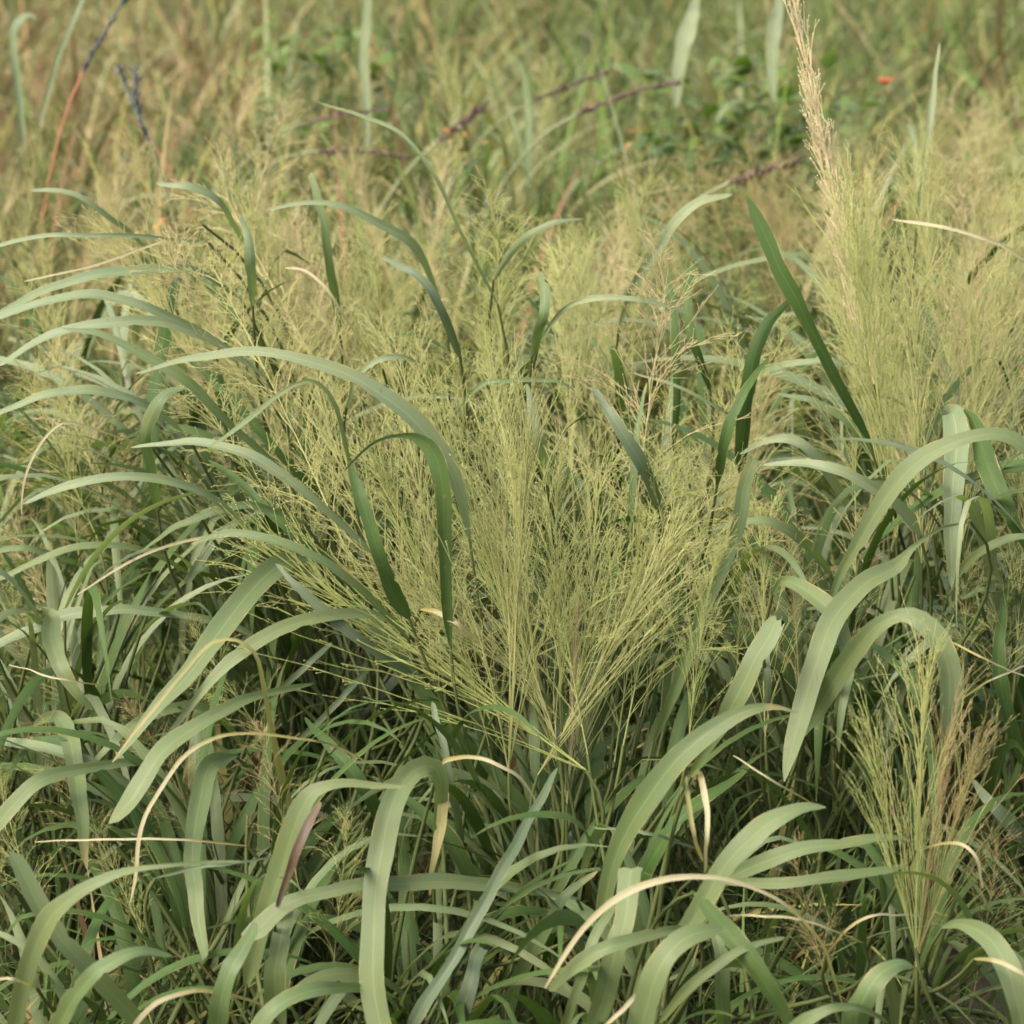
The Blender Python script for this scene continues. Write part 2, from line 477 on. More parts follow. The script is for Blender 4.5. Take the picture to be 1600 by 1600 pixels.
        mat = Matrix.Translation(Vector(pb - self.base)) @ q.to_matrix().to_4x4() @ Matrix.Rotation(random.uniform(0, 6.283), 4, 'Z') @ Matrix.Scale(L / 0.45, 4)
        o.matrix_local = mat
        s = bpy.data.objects.new('spikelets', s2); COL.objects.link(s); s.parent = o
        s['kind'] = 'stuff'
        if stem:
            self.stem_to(pb, np.array(ax) / L * 0.75 + np.array([0, 0, 0.4]), 0.0032, stem_r, spread=0.06)


# ------------------------------------------------------------------ seed heads: prototypes (0.45 m tall along +Z)
PAN, PAN_T = {}, {}


def panicle_proto(kind, seed):
    r = random.Random(seed)
    V, F, nv = [], [], 0
    SV, SF, ns = [], [], 0
    L = 0.45
    cfg = {
        'open': dict(nodes=11, per=(2, 5), ang=(30, 68), blen=(0.55, 0.16), first=0.10, sec=(4, 7), droop=0.5),
        'fan': dict(nodes=10, per=(3, 7), ang=(8, 40), blen=(0.72, 0.24), first=0.0, sec=(4, 7), droop=0.12),
        'stiff': dict(nodes=9, per=(3, 6), ang=(4, 28), blen=(0.85, 0.25), first=0.0, sec=(3, 6), droop=0.0),
        'narrow': dict(nodes=11, per=(2, 5), ang=(2, 8), blen=(0.42, 0.20), first=0.02, sec=(3, 5), droop=0.0),
    }[kind]

    def add_tube(path, r0, r1):
        nonlocal nv
        v, f = tube(path, np.linspace(r0, r1, len(path)), 3)
        V.append(v); F.append(f + nv); nv += len(v)

    def spike(p, d):
        nonlocal ns
        d = unit(d); a = unit(np.cross(d, [0.3, 0.5, 0.81])); b = np.cross(d, a)
        ln, w = r.uniform(0.0026, 0.0040), r.uniform(0.0008, 0.0012)
        q = p + d * ln * 0.4
        SV.extend([p, q + a * w, q - a * w * .5 + b * w * .87, q - a * w * .5 - b * w * .87, p + d * ln])
        for i in range(3):
            SF.append([ns, ns + 1 + (i + 1) % 3, ns + 1 + i]); SF.append([ns + 4, ns + 1 + i, ns + 1 + (i + 1) % 3])
        ns += 5

    bend = r.uniform(0.0, 0.06)
    ba = r.uniform(0, 6.28)

    def axis(t):
        return np.array([math.cos(ba) * bend * t * t * L, math.sin(ba) * bend * t * t * L, t * L])

    add_tube(np.array([axis(t) for t in np.linspace(0, 1, 9)]), 0.0014, 0.0005)
    for k in range(cfg['nodes']):
        t = cfg['first'] + (0.93 - cfg['first']) * (k / (cfg['nodes'] - 1)) ** 0.9
        for _ in range(r.randint(*cfg['per'])):
            az = r.uniform(0, 6.283)
            an = R(r.uniform(*cfg['ang']))
            bl = L * (cfg['blen'][0] * (1 - t) + cfg['blen'][1] * t) * r.uniform(0.6, 1.1)
            p0 = axis(min(1, t + r.uniform(-0.015, 0.015)))
            m = 7
            ts = np.linspace(0, 1, m)
            ang = an * (0.55 + 0.75 * ts) + cfg['droop'] * ts ** 2 * r.uniform(-0.6, 1)
            azs = az + r.uniform(-0.5, 0.5) * ts
            dirs = np.stack([np.sin(ang) * np.cos(azs), np.sin(ang) * np.sin(azs), np.cos(ang)], -1)
            path = p0 + np.concatenate([np.zeros((1, 3)), np.cumsum(dirs[:-1] * bl / (m - 1), axis=0)])
            path += np.array([[r.gauss(0, .0022) for _ in range(3)] for _ in range(m)]) * ts[:, None]
            add_tube(path, 0.00090 if kind == 'stiff' else 0.00076, 0.00048)
            spike(path[-1], dirs[-1])
            nsec = r.randint(*cfg['sec'])
            for s in range(nsec):
                x = 0.28 + 0.70 * (s + r.random()) / nsec
                i = min(m - 2, int(x * (m - 1))); fr = x * (m - 1) - i
                q0 = path[i] * (1 - fr) + path[i + 1] * fr
                spread = 0.5 if kind in ('narrow', 'stiff') else (1.0 if kind == 'open' else 0.75)
                d = unit(dirs[i] + np.array([r.gauss(0, .45), r.gauss(0, .45), r.gauss(0, .3)]) * spread)
                sl = r.uniform(0.018, 0.052) * (1.25 - 0.6 * x)
                q2 = q0 + d * sl
                add_tube(np.array([q0, q2]), 0.00050, 0.00040)
                spike(q2, d)
                for _p in range(r.randint(0, 2)):
                    e = unit(d + np.array([r.gauss(0, .6), r.gauss(0, .6), r.gauss(0, .5)]) * spread)
                    pl = r.uniform(0.005, 0.014)
                    z0 = q0 + (q2 - q0) * r.uniform(0.3, 0.9)
                    add_tube(np.array([z0, z0 + e * pl]), 0.00050, 0.00042)
                    spike(z0 + e * pl, e)
    br = make_mesh('seed_head_%s_%d' % (kind, seed), np.vstack(V), np.vstack(F))
    sp = make_mesh('spikelets_%s_%d' % (kind, seed), np.array(SV), np.array(SF))
    return br, sp


for kind, cnt in (('open', 4), ('fan', 5), ('stiff', 3), ('narrow', 3)):
    PAN[kind] = [panicle_proto(kind, 100 + 7 * i + len(kind)) for i in range(cnt)]

# ------------------------------------------------------------------ ground
def build_ground():
    n = 90
    xs = np.concatenate([np.linspace(-60, -8, 12), np.linspace(-7, 7, 60), np.linspace(8, 60, 12)])
    ys = np.concatenate([np.linspace(-25, 0, 8), np.linspace(0.4, 18, 80), np.linspace(20, 160, 16)])
    X, Y = np.meshgrid(xs, ys)
    Z = 0.02 * np.sin(X * 2.1 + 1) * np.sin(Y * 1.7) + 0.012 * np.sin(X * 5.3) * np.sin(Y * 4.1 + 2) - 0.02
    v = np.stack([X, Y, Z], -1).reshape(-1, 3)
    r_, c_ = X.shape
    i = np.arange(r_ - 1)[:, None]; j = np.arange(c_ - 1)[None, :]
    a = i * c_ + j
    f = np.stack([a, a + 1, a + c_ + 1, a + c_], -1).reshape(-1, 4)
    g = link('ground', make_mesh('ground', v, f), soil_mat())
    g['kind'] = 'structure'


build_ground()


# ------------------------------------------------------------------ uncounted grass: one mesh each
def blades(name, label, pos, az, lean, bend, length, width, col, K=5, cat='grass'):
    N = len(pos)
    t = np.linspace(0, 1, K + 1)
    e = (math.pi / 2 - lean)[:, None] - bend[:, None] * t[None, :] ** 1.3
    d = np.stack([np.cos(e) * np.cos(az)[:, None], np.cos(e) * np.sin(az)[:, None], np.sin(e)], -1)
    path = pos[:, None] + np.concatenate([np.zeros((N, 1, 3)), np.cumsum(d[:, :-1] * (length / K)[:, None, None], axis=1)], axis=1)
    path[..., 2] = np.maximum(path[..., 2], 0.004)
    tw = rng.uniform(-1.2, 1.2, N)
    h = np.stack([-np.sin(az + tw), np.cos(az + tw), rng.uniform(-.5, .5, N)], -1)
    prof = np.clip(1 - t ** 2.2, 0.06, 1)
    s = h[:, None] * (width[:, None] / 2 * prof[None])[..., None]
    v = np.stack([path - s, path + s], 2)
    base = (np.arange(N) * (K + 1) * 2)[:, None]
    k = np.arange(K)[None] * 2
    a = base + k
    f = np.stack([a, a + 1, a + 3, a + 2], -1).reshape(-1, 4)
    me = make_mesh(name, v.reshape(-1, 3), f)
    ca = me.color_attributes.new('blade_colour', 'FLOAT_COLOR', 'POINT')
    c = np.ones((N, (K + 1) * 2, 4), np.float32)
    c[..., :3] = col[:, None]
    ca.data.foreach_set('color', c.ravel())
    o = link(name, me, M['meadow'])
    o['kind'] = 'stuff'; o['label'] = label; o['category'] = cat
    return o


def scatter(N, d0, d1, margin=1.25, power=1.0):
    d = d0 + (d1 - d0) * rng.random(N) ** power
    x = (rng.random(N) * 2 - 1) * TAN * margin * (d + 0.5)
    return np.stack([x, d * 1.0, np.zeros(N)], -1)


def patch(p, s, k):
    """slow lumps in the field, 0..1"""
    x, y = p[:, 0] * s, p[:, 1] * s
    return 0.5 + 0.25 * (np.sin(x * 1.3 + k) + np.sin(y * 0.9 + 2.1 * k + x * 0.4) * 0.7 + np.sin(x * 2.9 - y * 1.7 + k * 3) * 0.5) / 1.1


def palette(N, cols, w):
    idx = rng.choice(len(cols), N, p=np.array(w) / sum(w))
    c = np.array(cols)[idx]
    return np.clip(c * rng.uniform(0.75, 1.25, (N, 1)) * rng.uniform(0.94, 1.06, (N, 3)), 0.004, 1)


TANB, OLIVE, GREENB, BROWN, DKG, PALEB = (0.30, 0.245, 0.115), (0.20, 0.195, 0.060), (0.095, 0.145, 0.035), (0.17, 0.105, 0.05), (0.055, 0.085, 0.025), (0.22, 0.25, 0.13)


def tufts(n_tufts, per, d0, d1, power, spread, margin=1.2):
    """blades in tufts that lean outwards from their tuft's middle"""
    c = scatter(n_tufts, d0, d1, margin, power)
    idx = np.repeat(np.arange(n_tufts), per)
    N = len(idx)
    az = rng.uniform(-math.pi, math.pi, N)
    rr = np.abs(rng.normal(0, spread, N))
    p = c[idx] + np.stack([np.cos(az) * rr, np.sin(az) * rr, np.zeros(N)], -1)
    az2 = az + rng.normal(0, 0.6, N)
    return idx, c, p, az2


# thin low growth between the tussocks; mostly dark green, painting in the gaps' shade
idx, c, p, az = tufts(760, 22, 2.6, 6.0, 0.8, 0.06, 1.3)
N = len(p)
blades('undergrowth', 'thin green and straw undergrowth between the grass tussocks', p, az, rng.uniform(0.1, 1.0, N),
       rng.uniform(0, 1.6, N), rng.uniform(0.10, 0.44, N) * np.clip((p[:, 1] - 1.6) / 2.2, 0.4, 1), rng.uniform(0.002, 0.007, N) * np.where(rng.random(N) < 0.25, 2.4, 1.0), palette(N, [DKG, GREENB, OLIVE, TANB, BROWN], [10, 2.2, 1.2, 0.4, 0.4]), 5)

# far meadow: straw and green tufts, blades leaning every way
idx, c, p, az = tufts(1250, 20, 5.6, 18, 1.3, 0.09)
N = len(p)
tint = patch(c, 1.1, 0.7) + rng.normal(0, 0.22, len(c))
cA = palette(N, [TANB, OLIVE, BROWN, GREENB, PALEB, DKG], [4, 3, 1.6, 1.6, 1.6, 0.8])
cB = palette(N, [TANB, OLIVE, BROWN, GREENB, PALEB, DKG], [1.0, 3, 0.5, 5, 2.4, 3])
RUST = (0.20, 0.115, 0.06)
red = rng.random(N) < np.clip((-c[idx, 0] / c[idx, 1] - 0.06) * 1.6, 0, 0.16)
cA[red] = np.array(RUST) * rng.uniform(.8, 1.25, (red.sum(), 1))
pick = (tint[idx] + 0.10 + 0.12 * np.clip(c[idx, 0] + 0.2, -1, 1) > 0.45)[:, None]
tall = rng.uniform(0.5, 1.2, len(c))
wide = rng.random(N) < 0.45
blades('meadow_grass', 'blurred straw and olive meadow grass filling the field behind the tussocks', p, az, rng.uniform(0.0, 0.95, N),
       rng.uniform(0.2, 2.4, N), rng.uniform(0.40, 0.85, N) * tall[idx], rng.uniform(0.004, 0.010, N) * np.where(wide, 2.6, 1.0), np.where(pick, cB, cA), 7)

# ------------------------------------------------------------------ the tussocks in view
T = {}
T['center'] = Tussock(ground_at(890, 1600), 'large central tussock with a wide fan of pale green seed heads')
T['left_mid'] = Tussock(ground_at(520, 1330), 'leafy tussock whose pale blades arch in layers to the left edge')
T['left_low'] = Tussock(ground_at(370, 1680), 'tussock with torn and drying blades low on the left')
T['left_edge'] = Tussock(ground_at(110, 1480), 'tussock of curling blades hanging down at the left edge')
T['corner'] = Tussock(ground_at(110, 1800), 'broad green blades crossing in the lower left corner')
T['front'] = Tussock(ground_at(650, 1760), 'foreground tussock with one broad blade hooked over and a straight grey blade')
T['front_right'] = Tussock(ground_at(1010, 1780), 'foreground tussock of broad blades with a long straw blade arched across')
T['red_head'] = Tussock(ground_at(1430, 1720), 'tussock with an open olive and reddish seed head at the lower right')
T['right_hook'] = Tussock(ground_at(1270, 1440), 'tussock with tall broad blades hooked over right of the central fan')
T['right_edge'] = Tussock(ground_at(1570, 1400), 'tussock with wide drooping blades at the right edge')
T['plume'] = Tussock(ground_at(1400, 1080), 'tussock with a tall narrow tan plume and a hazy mass of seed heads')
T['mid_back'] = Tussock(ground_at(1010, 1190), 'tussock with dark upright blades behind the central fan')
T['back_left'] = Tussock(ground_at(470, 1200), 'tussock with thin arched blades behind the central fan, toward the upper left')

for k_, w_ in (('left_mid', 0.82), ('back_left', 0.8), ('mid_back', 0.85), ('left_edge', 0.9)):
    T[k_].wk = w_
g, pl, dk, gy, dr, tu, pu = 'green', 'pale', 'dark', 'grey', 'dry', 'turn', 'purple'
LEAVES = [
    # ---- left low
    ('left_low', g, 3.55, 3.25, 20, [(570, 935, 10), (520, 885, 16), (480, 868, 22), (430, 886, 38), (370, 950, 44), (300, 1048, 38), (240, 1115, 22), (178, 1190, 5)]),
    ('left_low', g, 3.45, 3.30, 30, [(650, 985, 12), (600, 966, 16), (560, 960, 19), (500, 965, 21), (440, 985, 24), (390, 1016, 24), (345, 1055, 20), (285, 1120, 12), (230, 1180, 4)]),
    ('left_low', g, 3.35, 3.15, 25, [(490, 1068, 10), (420, 1084, 14), (370, 1100, 20), (310, 1130, 25), (260, 1166, 31), (220, 1220, 36), (190, 1270, 26), (174, 1290, 8)]),
    ('left_low', tu, 3.30, 3.20, 20, [(460, 1290, 22), (440, 1220, 16), (425, 1150, 11), (412, 1080, 10), (400, 1025, 8), (370, 1002, 7), (330, 1006, 7), (290, 1045, 7), (240, 1112, 6), (176, 1192, 3)]),
    ('left_low', dr, 3.25, 3.10, 20, [(590, 1200, 5), (520, 1165, 6), (450, 1154, 7), (390, 1150, 8), (335, 1152, 10), (285, 1182, 11), (240, 1245, 10), (218, 1305, 10), (210, 1360, 9), (203, 1410, 4)]),
    ('left_low', g, 3.40, 3.15, 15, [(372, 1180, 14), (345, 1188, 26), (325, 1202, 33), (310, 1262, 35), (301, 1340, 31), (308, 1420, 27), (324, 1505, 10)]),
    ('left_low', g, 3.15, 3.05, 18, [(385, 1540, 28), (405, 1470, 34), (430, 1385, 40), (455, 1305, 42), (480, 1250, 30), (505, 1232, 20), (545, 1222, 15), (590, 1225, 11), (640, 1232, 4)]),
    ('left_low', pu, 3.06, 3.02, 10, [(432, 1420, 8), (446, 1380, 13), (463, 1335, 16), (482, 1290, 16), (500, 1250, 8)]),
    ('left_low', g, 3.25, 3.05, 25, [(905, 1405, 10), (800, 1388, 20), (700, 1380, 28), (620, 1378, 25), (550, 1385, 23), (490, 1402, 23), (440, 1427, 32), (405, 1450, 38), (386, 1462, 20)]),
    ('left_low', g, 3.00, 2.98, 15, [(335, 1640, 34), (345, 1570, 34), (365, 1505, 32), (392, 1460, 20), (400, 1440, 6)]),
    ('left_low', g, 3.15, 3.10, 15, [(432, 1640, 36), (433, 1560, 36), (437, 1490, 36), (442, 1440, 28), (450, 1405, 8)]),
    ('left_low', gy, 3.5, 3.45, 10, [(400, 1115, 6), (440, 1075, 10), (480, 1040, 11), (518, 1004, 8)]),
    ('left_low', gy, 3.5, 3.45, 10, [(455, 1170, 6), (490, 1135, 10), (535, 1090, 11), (580, 1045, 8)]),
    ('left_low', dr, 3.02, 2.95, 20, [(420, 1575, 5), (380, 1560, 7), (345, 1552, 9), (310, 1548, 11), (260, 1560, 13), (225, 1585, 14), (190, 1630, 10)]),
    ('left_low', g, 3.10, 2.95, 25, [(620, 1560, 6), (580, 1546, 12), (540, 1541, 18), (490, 1550, 25), (440, 1576, 30), (395, 1620, 30)]),
    ('left_low', dr, 3.62, 3.50, 15, [(655, 985, 10), (620, 945, 9), (560, 898, 9), (480, 861, 9), (400, 840, 9), (320, 842, 8), (250, 860, 7), (180, 890, 6), (110, 927, 3)]),
    ('left_low', g, 3.55, 3.35, 30, [(390, 1180, 10), (330, 1110, 14), (260, 1110, 18), (200, 1140, 16), (150, 1190, 10), (110, 1240, 4)]),
    # ---- left edge
    ('left_edge', g, 3.45, 3.20, 15, [(50, 1135, 12), (75, 1122, 20), (97, 1126, 30), (110, 1172, 36), (120, 1235, 35), (133, 1300, 24), (142, 1360, 5)]),
    ('left_edge', pl, 3.60, 3.50, 40, [(420, 1010, 8), (370, 982, 12), (320, 968, 15), (250, 957, 18), (180, 953, 20), (100, 963, 22), (40, 986, 20), (-20, 1015, 14)]),
    ('left_edge', g, 3.50, 3.40, 15, [(60, 975, 14), (80, 962, 28), (80, 992, 36), (92, 1040, 33), (113, 1080, 24), (145, 1110, 8)]),
    ('left_edge', g, 3.70, 3.60, 35, [(300, 900, 8), (255, 872, 10), (205, 856, 11), (150, 853, 13), (90, 864, 14), (40, 886, 12), (-15, 912, 8)]),
    ('left_edge', pl, 3.40, 3.35, 35, [(260, 1290, 8), (215, 1240, 14), (170, 1205, 18), (120, 1184, 20), (60, 1168, 20), (0, 1160, 18), (-30, 1162, 12)]),
    ('left_edge', g, 3.35, 3.20, 30, [(260, 1195, 8), (200, 1192, 16), (140, 1198, 22), (90, 1214, 26), (50, 1237, 29), (5, 1280, 30), (-30, 1320, 26)]),
    ('left_edge', gy, 3.75, 3.70, 30, [(270, 960, 8), (300, 900, 15), (330, 852, 19), (365, 818, 14), (400, 800, 5)]),
    ('left_edge', g, 3.80, 3.70, 40, [(150, 895, 6), (100, 872, 10), (50, 858, 11), (0, 862, 11), (-30, 872, 8)]),
    # ---- lower left corner
    ('corner', g, 3.05, 2.95, 15, [(270, 1650, 26), (215, 1598, 30), (145, 1520, 33), (90, 1450, 36), (48, 1388, 34), (24, 1348, 26), (10, 1328, 8)]),
    ('corner', g, 2.98, 2.90, 20, [(22, 1650, 28), (28, 1580, 30), (48, 1496, 32), (75, 1440, 34), (112, 1408, 28), (152, 1384, 21), (205, 1362, 12), (280, 1350, 7), (380, 1344, 3)]),
    ('corner', g, 2.95, 2.90, 25, [(85, 1650, 32), (95, 1600, 33), (122, 1552, 31), (162, 1512, 27), (212, 1490, 18), (270, 1492, 6)]),
    ('corner', dr, 2.95, 2.92, 15, [(60, 1545, 4), (20, 1530, 7), (-20, 1536, 8)]),
    # ---- front
    ('front', g, 3.25, 3.00, 15, [(678, 1380, 12), (684, 1290, 20), (686, 1215, 24), (664, 1197, 34), (635, 1216, 40), (607, 1272, 45), (594, 1342, 47), (589, 1420, 45), (592, 1505, 42), (600, 1620, 40), (604, 1700, 30)]),
    ('front', dr, 3.22, 3.20, 15, [(686, 1200, 8), (700, 1186, 11), (735, 1184, 10), (775, 1194, 10), (812, 1217, 8), (842, 1255, 3)]),
    ('front', gy, 3.05, 3.20, 10, [(630, 1630, 26), (660, 1575, 25), (705, 1505, 23), (760, 1405, 22), (812, 1308, 18), (845, 1248, 15), (872, 1202, 7)]),
    ('front', gy, 3.15, 3.12, 10, [(712, 1640, 28), (726, 1570, 28), (742, 1510, 26), (756, 1478, 22)]),
    ('front', tu, 3.24, 3.15, 15, [(690, 1200, 14), (693, 1240, 22), (688, 1290, 20), (680, 1350, 12), (672, 1400, 5)]),
    ('front', g, 3.3, 3.2, 20, [(790, 1640, 22), (800, 1560, 24), (830, 1480, 24), (880, 1410, 18), (940, 1360, 8)]),
    ('front', gy, 3.4, 3.35, 20, [(720, 1330, 12), (716, 1290, 14), (705, 1230, 14), (690, 1160, 12), (675, 1100, 8)]),
    # ---- central fan: culm with flag blades
    ('center', dk, 3.36, 3.32, 10, [(640, 965, 22), (618, 935, 26), (592, 865, 25), (566, 785, 22), (545, 722, 8)]),
    ('center', dk, 3.36, 3.30, 10, [(704, 1010, 16), (697, 910, 20), (693, 825, 23), (690, 765, 31), (678, 712, 31), (656, 686, 22), (632, 678, 9), (590, 690, 5), (545, 735, 3)], -1),
    ('center', pl, 3.42, 3.38, 30, [(735, 850, 12), (715, 770, 22), (690, 712, 30), (650, 660, 33), (600, 620, 30), (540, 587, 24), (460, 560, 18), (380, 551, 15), (300, 558, 12), (205, 577, 4)]),
    ('center', gy, 3.45, 3.40, 15, [(650, 1060, 14), (560, 1000, 20), (480, 930, 16), (430, 880, 6)]),
    ('center', dk, 3.50, 3.50, 20, [(800, 1260, 20), (730, 1170, 26), (660, 1080, 26), (600, 1010, 20), (540, 950, 8)]),
    ('center', dr, 3.40, 3.38, 15, [(655, 952, 8), (680, 955, 12), (715, 975, 12), (755, 1010, 5)]),
    ('center', g, 3.44, 3.36, 12, [(1020, 1160, 12), (1052, 1085, 20), (1086, 990, 22), (1120, 905, 24), (1146, 832, 25), (1166, 765, 25), (1180, 722, 22)], -1),
    ('center', dk, 3.52, 3.50, 15, [(900, 1420, 18), (860, 1330, 26), (800, 1240, 26), (740, 1170, 16), (690, 1120, 6)]),
    ('center', gy, 3.5, 3.5, 15, [(905, 1480, 18), (898, 1400, 20), (892, 1330, 18), (888, 1255, 10)]),
    ('center', g, 3.65, 3.60, 30, [(690, 700, 6), (740, 610, 8), (800, 594, 9), (860, 596, 6), (900, 612, 3)]),
    # ---- left mid: layered arches
    ('left_mid', pl, 4.20, 4.10, 35, [(380, 470, 8), (310, 424, 14), (270, 420, 18), (200, 425, 20), (130, 436, 20), (60, 461, 18), (-15, 497, 10)]),
    ('left_mid', pl, 4.10, 4.00, 35, [(400, 580, 10), (330, 530, 15), (260, 494, 18), (200, 471, 20), (130, 458, 20), (60, 472, 16), (-15, 502, 8)]),
    ('left_mid', pl, 4.05, 3.95, 35, [(420, 595, 10), (355, 546, 16), (310, 524, 19), (260, 507, 21), (200, 503, 22), (130, 512, 20), (60, 534, 16), (-10, 566, 8)]),
    ('left_mid', g, 4.0, 3.9, 25, [(450, 745, 12), (350, 655, 18), (300, 604, 22), (250, 570, 24), (200, 541, 20), (150, 521, 14), (95, 512, 5)]),
    ('left_mid', g, 3.95, 3.85, 20, [(246, 800, 16), (238, 745, 22), (228, 692, 26), (235, 650, 27), (256, 616, 20), (292, 604, 6)]),
    ('left_mid', pl, 3.85, 3.75, 35, [(400, 840, 10), (335, 783, 14), (280, 756, 18), (220, 746, 20), (150, 749, 19), (90, 763, 15), (35, 790, 6)]),
    ('left_mid', pl, 3.80, 3.75, 30, [(600, 880, 10), (500, 790, 18), (450, 750, 22), (390, 711, 22), (330, 691, 18), (270, 690, 13), (205, 702, 5)]),
    ('left_mid', dr, 3.90, 3.80, 15, [(240, 700, 4), (180, 680, 5), (110, 663, 7), (80, 672, 8), (55, 700, 8), (43, 742, 8), (40, 800, 4)]),
    ('left_mid', g, 3.75, 3.70, 20, [(548, 735, 10), (525, 640, 9), (495, 600, 9), (465, 601, 10), (430, 621, 11), (390, 651, 11), (330, 692, 4)]),
    ('left_mid', g, 3.9, 3.85, 30, [(480, 820, 10), (400, 790, 16), (330, 800, 18), (270, 830, 12), (220, 865, 4)]),
    ('left_mid', pl, 4.2, 4.1, 30, [(330, 380, 4), (240, 372, 8), (180, 367, 9), (110, 365, 10), (50, 372, 10), (-15, 388, 8)]),
    ('left_mid', dr, 4.3, 4.2, 20, [(320, 350, 5), (250, 378, 7), (180, 405, 7), (110, 425, 5), (40, 438, 4)]),
    ('left_mid', dk, 4.1, 4.1, 20, [(520, 800, 14), (420, 690, 18), (350, 610, 14), (290, 560, 5)]),
    ('left_mid', dk, 3.95, 3.95, 20, [(600, 960, 16), (480, 850, 22), (390, 770, 18), (320, 715, 6)]),
    ('left_mid', g, 3.8, 3.7, 30, [(640, 1000, 10), (540, 900, 18), (460, 850, 20), (380, 840, 16), (300, 860, 6)]),
    ('left_mid', pl, 4.0, 3.9, 35, [(300, 690, 8), (240, 640, 14), (170, 615, 18), (100, 612, 18), (30, 632, 14), (-20, 655, 8)]),
    ('left_mid', dk, 4.3, 4.3, 20, [(480, 640, 12), (400, 530, 16), (330, 450, 14), (280, 400, 5)]),
    # ---- back left
    ('back_left', pl, 4.55, 4.40, 30, [(700, 520, 8), (675, 440, 13), (650, 392, 18), (625, 367, 20), (580, 340, 18), (530, 323, 14), (480, 320, 11), (425, 327, 5)]),
    ('back_left', g, 4.6, 4.5, 10, [(532, 520, 12), (524, 460, 18), (515, 410, 20), (505, 360, 20), (495, 310, 18), (484, 266, 12)], -1),
    ('back_left', pl, 4.6, 4.5, 30, [(385, 385, 8), (352, 332, 14), (330, 309, 17), (290, 289, 15), (245, 282, 6)]),
    ('back_left', pl, 4.7, 4.6, 30, [(240, 400, 6), (200, 362, 11), (170, 340, 13), (130, 312, 13), (90, 298, 10), (50, 297, 5)]),
    ('back_left', dr, 4.3, 4.2, 15, [(600, 580, 4), (570, 540, 6), (535, 490, 8), (510, 450, 9), (480, 426, 9), (446, 420, 5)]),
    ('back_left', g, 4.4, 4.4, 15, [(780, 480, 6), (730, 380, 8), (680, 280, 9), (620, 210, 9), (560, 180, 8), (500, 155, 3)]),
    # ---- mid back
    ('mid_back', pl, 4.7, 4.55, 20, [(965, 520, 8), (985, 462, 13), (1005, 420, 17), (1030, 385, 20), (1060, 345, 21), (1100, 311, 17), (1148, 300, 5)]),
    ('mid_back', dk, 4.5, 4.5, 10, [(1052, 700, 14), (1056, 640, 16), (1058, 580, 17), (1055, 510, 17), (1045, 450, 15), (1030, 403, 6)], -1),
    ('mid_back', dk, 4.5, 4.5, 10, [(1110, 610, 14), (1092, 560, 16), (1080, 520, 19), (1075, 470, 21), (1075, 415, 20)], -1),
    ('mid_back', pl, 4.6, 4.5, 25, [(770, 440, 8), (790, 405, 14), (820, 372, 15), (860, 350, 12), (910, 343, 5)]),
    ('mid_back', g, 4.4, 4.4, 20, [(1160, 720, 4), (1150, 662, 6), (1110, 630, 7), (1050, 602, 7), (985, 580, 3)]),
    ('mid_back', pl, 4.5, 4.4, 30, [(1150, 620, 8), (1180, 584, 12), (1230, 570, 13), (1290, 565, 12), (1345, 573, 5)]),
    # ---- plume tussock
    ('plume', dk, 3.7, 3.62, 12, [(1360, 690, 14), (1312, 605, 19), (1285, 550, 21), (1255, 490, 23), (1230, 440, 27), (1210, 395, 27), (1185, 340, 22), (1163, 302, 6)], -1),
    ('plume', dk, 3.75, 3.7, 12, [(1158, 740, 20), (1162, 680, 24), (1166, 620, 27), (1180, 550, 25), (1205, 500, 18), (1243, 458, 6)], -1),
    ('plume', dr, 3.9, 3.9, 15, [(1660, 440, 5), (1600, 404, 8), (1560, 381, 9), (1500, 362, 9), (1440, 351, 8), (1392, 341, 4)]),
    ('plume', pl, 4.4, 4.4, 10, [(1432, 360, 7), (1440, 290, 9), (1450, 220, 11), (1460, 150, 10), (1467, 68, 4)]),
    ('plume', g, 3.85, 3.8, 20, [(1420, 800, 18), (1385, 740, 20), (1350, 690, 19), (1320, 655, 16), (1270, 626, 12), (1215, 614, 5)]),
    # ---- right hook
    ('right_hook', g, 3.45, 3.35, 20, [(1280, 1000, 8), (1310, 905, 16), (1340, 850, 24), (1372, 798, 30), (1410, 747, 33), (1450, 711, 29), (1500, 687, 24), (1550, 680, 24), (1592, 693, 25), (1630, 735, 20), (1650, 790, 8)]),
    ('right_hook', pl, 3.55, 3.50, 30, [(1440, 840, 14), (1400, 788, 22), (1360, 760, 20), (1310, 736, 17), (1250, 723, 13), (1195, 731, 5)]),
    ('right_hook', g, 3.40, 3.25, 15, [(1205, 930, 6), (1222, 909, 14), (1250, 917, 25), (1290, 950, 31), (1315, 1000, 28), (1326, 1052, 21), (1322, 1120, 13), (1318, 1178, 4)]),
    ('right_hook', g, 3.45, 3.20, 15, [(1520, 815, 4), (1470, 826, 6), (1425, 858, 10), (1400, 885, 24), (1350, 912, 38), (1300, 970, 44), (1275, 1040, 43), (1255, 1110, 36), (1240, 1170, 25), (1226, 1225, 6)]),
    ('right_hook', g, 3.30, 3.15, 12, [(1255, 1150, 18), (1280, 1105, 32), (1320, 1038, 38), (1360, 984, 34), (1400, 962, 24), (1432, 966, 32), (1465, 1000, 39), (1485, 1058, 38), (1484, 1130, 29), (1473, 1195, 6)]),
    ('right_hook', g, 3.30, 3.20, 15, [(1070, 1240, 8), (1090, 1195, 16), (1120, 1142, 25), (1150, 1090, 36), (1182, 1030, 40), (1205, 990, 38), (1218, 968, 26)]),
    ('right_hook', g, 3.6, 3.5, 25, [(1300, 900, 10), (1260, 850, 18), (1210, 820, 18), (1160, 815, 10), (1110, 830, 4)]),
    ('right_hook', gy, 3.55, 3.5, 15, [(1190, 1160, 14), (1200, 1060, 12), (1195, 980, 8)]),
